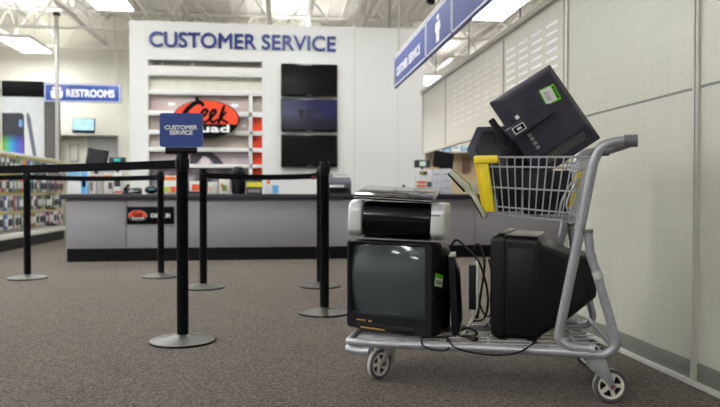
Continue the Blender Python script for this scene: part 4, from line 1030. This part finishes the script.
MB().box(-0.155, 0.15, 0.03, 0.24, 0.0, 0.0055, lidM).build('scan_frame', M_black2, lid, smooth=False)

# ================================================================== SECOND CRT, seen from its side
tv2 = on_cart('tube_television', 'bulky black tube television turned sideways beneath the wire basket', 'television', 0.462, 0.365, 0.178, -math.pi / 2)
W2, H2 = 0.46, 0.455; z2 = 0.004 + H2 / 2
b2 = MB().loft([sec(W2 - 0.05, H2 - 0.05, 0.03, 0.0, z2), sec(W2 - 0.01, H2 - 0.02, 0.035, 0.010, z2), sec(W2, H2, 0.035, 0.035, z2), sec(W2, H2 - 0.004, 0.035, 0.06, z2), sec(W2 - 0.012, H2 - 0.016, 0.03, 0.064, z2 - 0.002),
                sec(W2 - 0.014, H2 - 0.022, 0.03, 0.195, z2 - 0.004), sec(W2 - 0.05, H2 - 0.075, 0.03, 0.215, z2 - 0.012), sec(W2 * 0.74, H2 * 0.62, 0.04, 0.31, z2 + 0.0), sec(W2 * 0.55, H2 * 0.40, 0.03, 0.415, z2 + 0.038), sec(W2 * 0.5, H2 * 0.34, 0.02, 0.425, z2 + 0.038)], cap=False)
L_ = len(b2.v); b2.f.append(list(range(L_ - 1, L_ - nn - 1, -1))); b2.build('cabinet', M_black, tv2)
outer = sec(W2 - 0.05, H2 - 0.05, 0.03, 0.0, z2); inner = sec(0.36, 0.29, 0.02, 0.012, z2 + 0.03)
ring(outer, inner).build('bezel', M_black2, tv2)
bulge(0, z2 + 0.03, 0.365, 0.295, 0.02, 0.024, 0.016).build('screen', M_screen_crt, tv2)
MB().box(-0.17, 0.17, -0.004, 0.004, 0.045, 0.085).build('control_panel', M_black, tv2, bevel=0.002)
# side speaker recess lines and stand
for s in (-1, 1):
    MB().box(s * (W2 / 2 - 0.0045) - 0.0015, s * (W2 / 2 - 0.0045) + 0.0015, 0.075, 0.185, 0.05, H2 - 0.06).build('side_panel', M_black, tv2, bevel=0.001)
    for k in range(10): MB().box(s * (W2 / 2 - 0.027) - 0.006, s * (W2 / 2 - 0.027) + 0.003, 0.222 + k * 0.006, 0.225 + k * 0.006, 0.13, 0.30, ).build('vent_slat', M_black2, tv2, smooth=False) if s < 0 else None
    for y in (0.05, 0.17): MB().box(s * 0.17 - 0.02, s * 0.17 + 0.02, y - 0.02, y + 0.02, 0, 0.0035 + (0.015 if y > .1 else 0.002)).build('foot', M_black, tv2, smooth=False)

# ================================================================== FLAT MONITORS standing between the televisions
g_ = at_v(456.5, 322, 0.27)
fm = on_cart('flat_monitor', 'black flat monitor standing edge-on right behind the printer television', 'monitor', g_.x, 0.27, 0.174, math.radians(-80), R=Matrix.Rotation(math.radians(3), 4, 'X'))
MB().prism(rrect(0.20, 0.345, 0.012), -0.016, 0.014, Matrix.Translation((0, 0, 0.175))).build('casing', M_black2, fm, bevel=0.003)
MB().loft([sec(0.17, 0.30, 0.02, 0.0145, 0.172), sec(0.12, 0.22, 0.02, 0.03, 0.172)]).build('back_cover', M_black, fm)
MB().box(-0.09, 0.09, -0.0175, -0.0162, 0.02, 0.33).build('screen', M_gloss, fm, smooth=False)
MB().box(-0.09, 0.09, -0.015, 0.013, 0.348, 0.358).build('top_edge', M_pale, fm, bevel=0.002)
g2 = at_v(474, 300, 0.24)
fm2 = on_cart('flat_monitor', 'slim monitor with pale frame propped on a bent grey stand', 'monitor', g2.x, 0.24, 0.174, math.radians(-80))
MB().prism(rrect(0.18, 0.19, 0.01), -0.022, 0.008, Matrix.Translation((0.02, 0, 0.225))).build('casing', M_black2, fm2, bevel=0.003)
MB().prism(rrect(0.184, 0.20, 0.012), 0.0085, 0.017, Matrix.Translation((0.02, 0, 0.228))).build('frame', M_pale, fm2, bevel=0.003)
MB().tube(smooth_path([(0.06, 0.0135, 0.20), (0.06, 0.0135, 0.125), (0.06, -0.035, 0.03), (0.06, -0.05, 0.012)], 0.03), 0.007, 8).build('stand_arm', M_pale, fm2)
MB().box(0.0, 0.10, -0.075, 0.02, 0.0, 0.0115).build('stand_foot', M_pale, fm2, bevel=0.004)

# ================================================================== BASKET LOAD
def cam_frame(px, py, depth, roll, tilt_x=0.0, tilt_y=0.0):
    """frame whose z points back to the viewer's side of the cart, x turned by roll; used to give tilted things their pose"""
    c = CAM + ray(px, py) * depth
    fwd = ray(CXP, CYP).normalized(); right = fwd.cross(Vector((0, 0, 1))).normalized(); up = right.cross(fwd)
    B = Matrix((right, up, -fwd)).transposed().to_4x4()
    return Matrix.Translation(c) @ B @ Matrix.Rotation(tilt_y, 4, 'Y') @ Matrix.Rotation(tilt_x, 4, 'X') @ Matrix.Rotation(roll, 4, 'Z')
# local axes of the monitors: x = up the monitor (bottom edge to top edge), y = along its width, z = out of its back
mM = cam_frame(547.5, 118.5, 2.74, math.radians(32.4), tilt_x=math.radians(-8), tilt_y=math.radians(4))
bm_ = thing('basket_monitor', 'large black flat monitor tilted back-up on top of the basket with green sticker', 'monitor', M=mM)
HX, HY = 0.314, 0.378
def rsec(w, h, r, z, cx=0, cy=0, n=3): return [(cx + x, cy + y, z) for x, y in rrect(w, h, r, n)]
MB().loft([rsec(HX - 0.006, HY - 0.006, 0.006, -0.044), rsec(HX, HY, 0.006, -0.040), rsec(HX, HY, 0.006, -0.026), rsec(HX - 0.085, HY - 0.110, 0.008, 0.030, -0.004, 0.022), rsec(HX - 0.093, HY - 0.118, 0.008, 0.032, -0.004, 0.022)]).build('casing', M_navyblack, bm_)
MB().box(-HX / 2 + 0.015, HX / 2 - 0.015, -HY / 2 + 0.015, HY / 2 - 0.015, -0.0465, -0.0445).build('screen', M_gloss, bm_, smooth=False)
MB().box(-0.07, 0.04, -0.075, 0.025, 0.0322, 0.034).build('hub_plate', M_navyblack, bm_, bevel=0.002)
slM = Matrix.Translation((0, -HY / 2 + 0.045, 0.0068)) @ Matrix.Rotation(math.radians(36.0), 4, 'X')
for k in range(21):   # vent slots on the sloping long side
    MB().box(-0.105 + k * 0.0095, -0.1018 + k * 0.0095, -0.018, 0.024, -0.002, 0.0012, slM).build('vent_slot', M_alud, bm_, smooth=False)
for k in range(6): MB().box(0.112, 0.118, 0.06 - k * 0.028, 0.074 - k * 0.028, 0.012, 0.0165).build('vent_dimple', M_pblack, bm_, smooth=False)
# stand: neck lying along the back, then hinge and round foot sticking out past the bottom edge
MB().box(-0.21, 0.012, 0.0, 0.05, 0.0365, 0.075).build('neck', M_navyblack, bm_, bevel=0.01)
MB().box(-0.185, -0.130, 0.010, 0.040, 0.0752, 0.0765).build('neck_label', M_pwhite, bm_, smooth=False)
MB().box(-0.181, -0.134, 0.0135, 0.0365, 0.0766, 0.0774).build('neck_label_face', M_pblack, bm_, smooth=False)
MB().box(-0.168, -0.147, 0.020, 0.030, 0.0775, 0.0782).build('neck_label_mark', M_pwhite, bm_, smooth=False)
MB().box(-0.236, -0.2105, -0.01, 0.12, 0.035, 0.057).build('stand_foot', M_black, bm_, bevel=0.005)
MB().box(-0.128, -0.112, 0.062, 0.078, 0.0325, 0.0345).build('small_label', M_pwhite, bm_, smooth=False)
for k in range(4): MB().box(-0.128, -0.112, -0.085 + k * 0.02, -0.071 + k * 0.02, 0.0325, 0.038).build('socket', M_alud, bm_, bevel=0.001)
stM = Matrix.Translation((0.052, 0.076, 0.0322)) @ Matrix.Rotation(-0.12, 4, 'Z')
sk = MB().box(-0.036, 0.036, -0.036, 0.036, 0, 0.001, stM).build('sticker', M_green, bm_, smooth=False)
MB().box(-0.031, 0.018, -0.031, 0.031, 0.0011, 0.0016, stM).build('sticker_paper', M_pwhite, sk, smooth=False)
for k in range(6): MB().box(-0.024, -0.002, -0.02 + k * 0.007, -0.0175 + k * 0.007, 0.0017, 0.002, stM).build('barcode_bar', M_ink, sk, smooth=False)
for k in range(5): MB().box(0.022, 0.031, -0.026 + k * 0.011, -0.019 + k * 0.011, 0.0011, 0.0016, stM).build('sticker_letter', M_pblack, sk, smooth=False)

# second black monitor leaning in the front of the basket
m2 = cam_frame(499, 163, 2.98, math.radians(0), tilt_x=math.radians(-10), tilt_y=math.radians(-14))
mo2 = thing('basket_monitor', 'second black flat monitor leaning in the front end of the basket', 'monitor', M=m2)
poly = [(-0.10, 0.17), (0.13, 0.17), (0.16, 0.14), (0.16, -0.15), (-0.02, -0.15), (-0.145, 0.062)]
def zprism(poly, z0, z1, M=None):
    return MB().loft([[(x, y, z0) for x, y in poly], [(x, y, z1) for x, y in poly]], M)
zprism(poly, -0.02, 0.012).build('casing', M_navyblack, mo2, bevel=0.006)
zprism([(-0.075, 0.145), (0.11, 0.145), (0.13, -0.12), (0.0, -0.12), (-0.11, 0.06)], 0.0125, 0.03).build('back_cover', M_black, mo2, bevel=0.008)
MB().box(0.0, 0.06, -0.05, 0.05, 0.0305, 0.034).build('hub_plate', M_black2, mo2, bevel=0.002)
# black computer case and cables filling the basket
pc = on_cart('computer_case', 'black computer case standing inside the wire basket', 'computer', 0.672, 0.27, 0.716, math.radians(7))
MB().box(-0.085, 0.105, -0.13, 0.13, 0.0, 0.18).build('casing', M_black, pc, bevel=0.008)
MB().box(-0.075, 0.095, -0.1345, -0.1305, 0.012, 0.168).build('side_plate', M_black2, pc, bevel=0.002)
for k in range(7): MB().box(-0.065 + k * 0.022, -0.055 + k * 0.022, -0.138, -0.135, 0.03, 0.12).build('vent_slat', M_black, pc, smooth=False)
sp = on_cart('speaker', 'small black desktop speaker in the front of the basket', 'speaker', 0.530, 0.150, 0.728, math.radians(7))
MB().box(-0.035, 0.06, -0.05, 0.05, 0.0, 0.175).build('cabinet', M_black, sp, bevel=0.008)
MB().lathe([(0.028, 0), (0.032, 0.003), (0.024, 0.004), (0.01, 0.0015)], 20, Matrix.Translation((0.012, -0.051, 0.11)) @ Matrix.Rotation(math.pi / 2, 4, 'X')).build('driver', M_black2, sp)
MB().lathe([(0.02, 0), (0.022, 0.003), (0.016, 0.004), (0.008, 0.0015)], 20, Matrix.Translation((0.012, -0.051, 0.045)) @ Matrix.Rotation(math.pi / 2, 4, 'X')).build('driver', M_black2, sp)
def cable(name, lab, pts, r, m, M=CM, n=8):
    mb = MB().tube(spline([M @ Vector(p) for p in pts], n), r, 6)
    return tag(mb.build(name, m), lab, 'cable')
cable('cable', 'loose grey cable bundled at the rear of the basket', [(0.745, 0.09, 0.712), (0.76, 0.085, 0.78), (0.80, 0.09, 0.85), (0.815, 0.10, 0.80), (0.79, 0.085, 0.73), (0.775, 0.10, 0.76), (0.80, 0.11, 0.83), (0.825, 0.11, 0.86), (0.82, 0.11, 0.76), (0.785, 0.12, 0.712)], 0.005, M_wire)
cable('cable', 'thin black lead looping above the basket beside the tilted monitor', [(0.46, 0.30, 1.03), (0.465, 0.25, 1.09), (0.49, 0.20, 1.095), (0.505, 0.17, 1.06), (0.52, 0.15, 1.0)], 0.003, M_cable)
# cables behind and under the printer television
cable('cable', 'black cable drooping from the flat monitors to the platform', [(0.285, 0.20, 0.575), (0.315, 0.17, 0.60), (0.36, 0.16, 0.565), (0.415, 0.17, 0.50), (0.445, 0.2, 0.36), (0.43, 0.2, 0.26), (0.37, 0.2, 0.24), (0.355, 0.19, 0.19)], 0.005, M_cable)
cable('cable', 'second black cable hanging in a loop beside the flat monitors', [(0.42, 0.38, 0.50), (0.44, 0.36, 0.42), (0.445, 0.34, 0.30), (0.43, 0.34, 0.245), (0.40, 0.35, 0.26), (0.37, 0.36, 0.33)], 0.0045, M_cable)
zz = 0.03
cable('cable', 'black power cord draped over the front rail of the cart platform',
      [(0.30, 0.11, 0.19), (0.24, 0.06, 0.19), (0.205, 0.008, 0.196), (0.215, -0.024, 0.172), (0.27, -0.028, 0.158), (0.32, -0.02, 0.165), (0.30, 0.03, 0.199), (0.275, 0.06, 0.192), (0.31, 0.02, 0.199), (0.345, -0.023, 0.176), (0.42, -0.026, 0.160), (0.50, -0.027, 0.157), (0.57, -0.026, 0.166), (0.62, -0.024, 0.185), (0.655, 0.03, 0.204), (0.66, 0.10, 0.192)], 0.0042, M_cable)
pl = cable('power_plug', 'black moulded plug lying on the platform edge', [(0.33, 0.12, 0.195), (0.37, 0.09, 0.197), (0.395, 0.05, 0.196), (0.415, 0.02, 0.204)], 0.0042, M_cable)
cb = MB().box(-0.018, 0.018, -0.011, 0.011, -0.009, 0.009, Matrix.Translation((0.42, 0.012, 0.209)) @ Matrix.Rotation(-0.9, 4, 'Z')); cb.v = [CM @ p for p in cb.v]; cb.build('plug_body', M_cable, pl, bevel=0.003, world=True)
# small white box top resting near the rail
cable('cable', 'black lead hanging straight down behind the pale framed monitor', [(0.435, 0.40, 0.56), (0.445, 0.40, 0.45), (0.43, 0.38, 0.33), (0.435, 0.37, 0.23), (0.41, 0.33, 0.195)], 0.005, M_cable)
cable('cable', 'black lead coiled over the foot of the pale framed monitor', [(0.34, 0.16, 0.21), (0.375, 0.14, 0.225), (0.41, 0.14, 0.205), (0.39, 0.11, 0.197), (0.345, 0.10, 0.197), (0.33, 0.13, 0.2)], 0.005, M_cable)
cable('cable', 'pair of black leads looping tightly against the flat monitors', [(0.375, 0.22, 0.55), (0.405, 0.2, 0.58), (0.432, 0.19, 0.50), (0.415, 0.19, 0.36), (0.40, 0.19, 0.26), (0.385, 0.2, 0.34), (0.382, 0.22, 0.46)], 0.005, M_cable)
# bent pale bracket hooked to the front of the basket
def bracket():
    vb = 0.03
    def G(px, py, dv=0.0): return at_v(px, py, vb + dv)
    root = on_cart('bent_bracket', 'pale grey bent metal bracket hooked on the front end of the basket', 'bracket', 0.40, 0.03, 0.70, 0)
    inv = root.matrix_basis.inverted() @ CM
    def plate(name, pts, dv, m, th=0.006):
        a = [G(x, y) for x, y in pts]
        mb = MB().loft([[p for p in a], [p + Vector((0, th, 0)) for p in a]]); mb.v = [inv @ (p + Vector((0, dv, 0))) for p in mb.v]
        mb.build(name, m, root, bevel=0.0015)
    plate('upper_arm', [(447.5, 172), (452, 170.5), (467.5, 184), (470, 190), (464.5, 190.5)], 0.02, M_greygreen, 0.05)
    plate('upper_edge', [(447, 172.5), (464.5, 190.8), (463, 192.5), (446.5, 174.5)], 0.018, M_pblack, 0.008)
    plate('gusset', [(466, 189), (478.5, 174.5), (479.5, 187.5), (472.5, 196.5)], 0.03, M_greygreen, 0.006)
    plate('lower_arm', [(469.5, 195.5), (473.5, 193.5), (485.5, 215.5), (483, 219)], 0.02, M_greygreen, 0.05)
    plate('lower_edge', [(468.5, 196), (470, 195.5), (483, 219), (481.5, 218.5)], 0.018, M_pblack, 0.008)
    plate('fold', [(464.5, 190.8), (470, 189.5), (473.5, 193.5), (469.5, 196)], 0.02, M_greygreen, 0.05)
bracket()
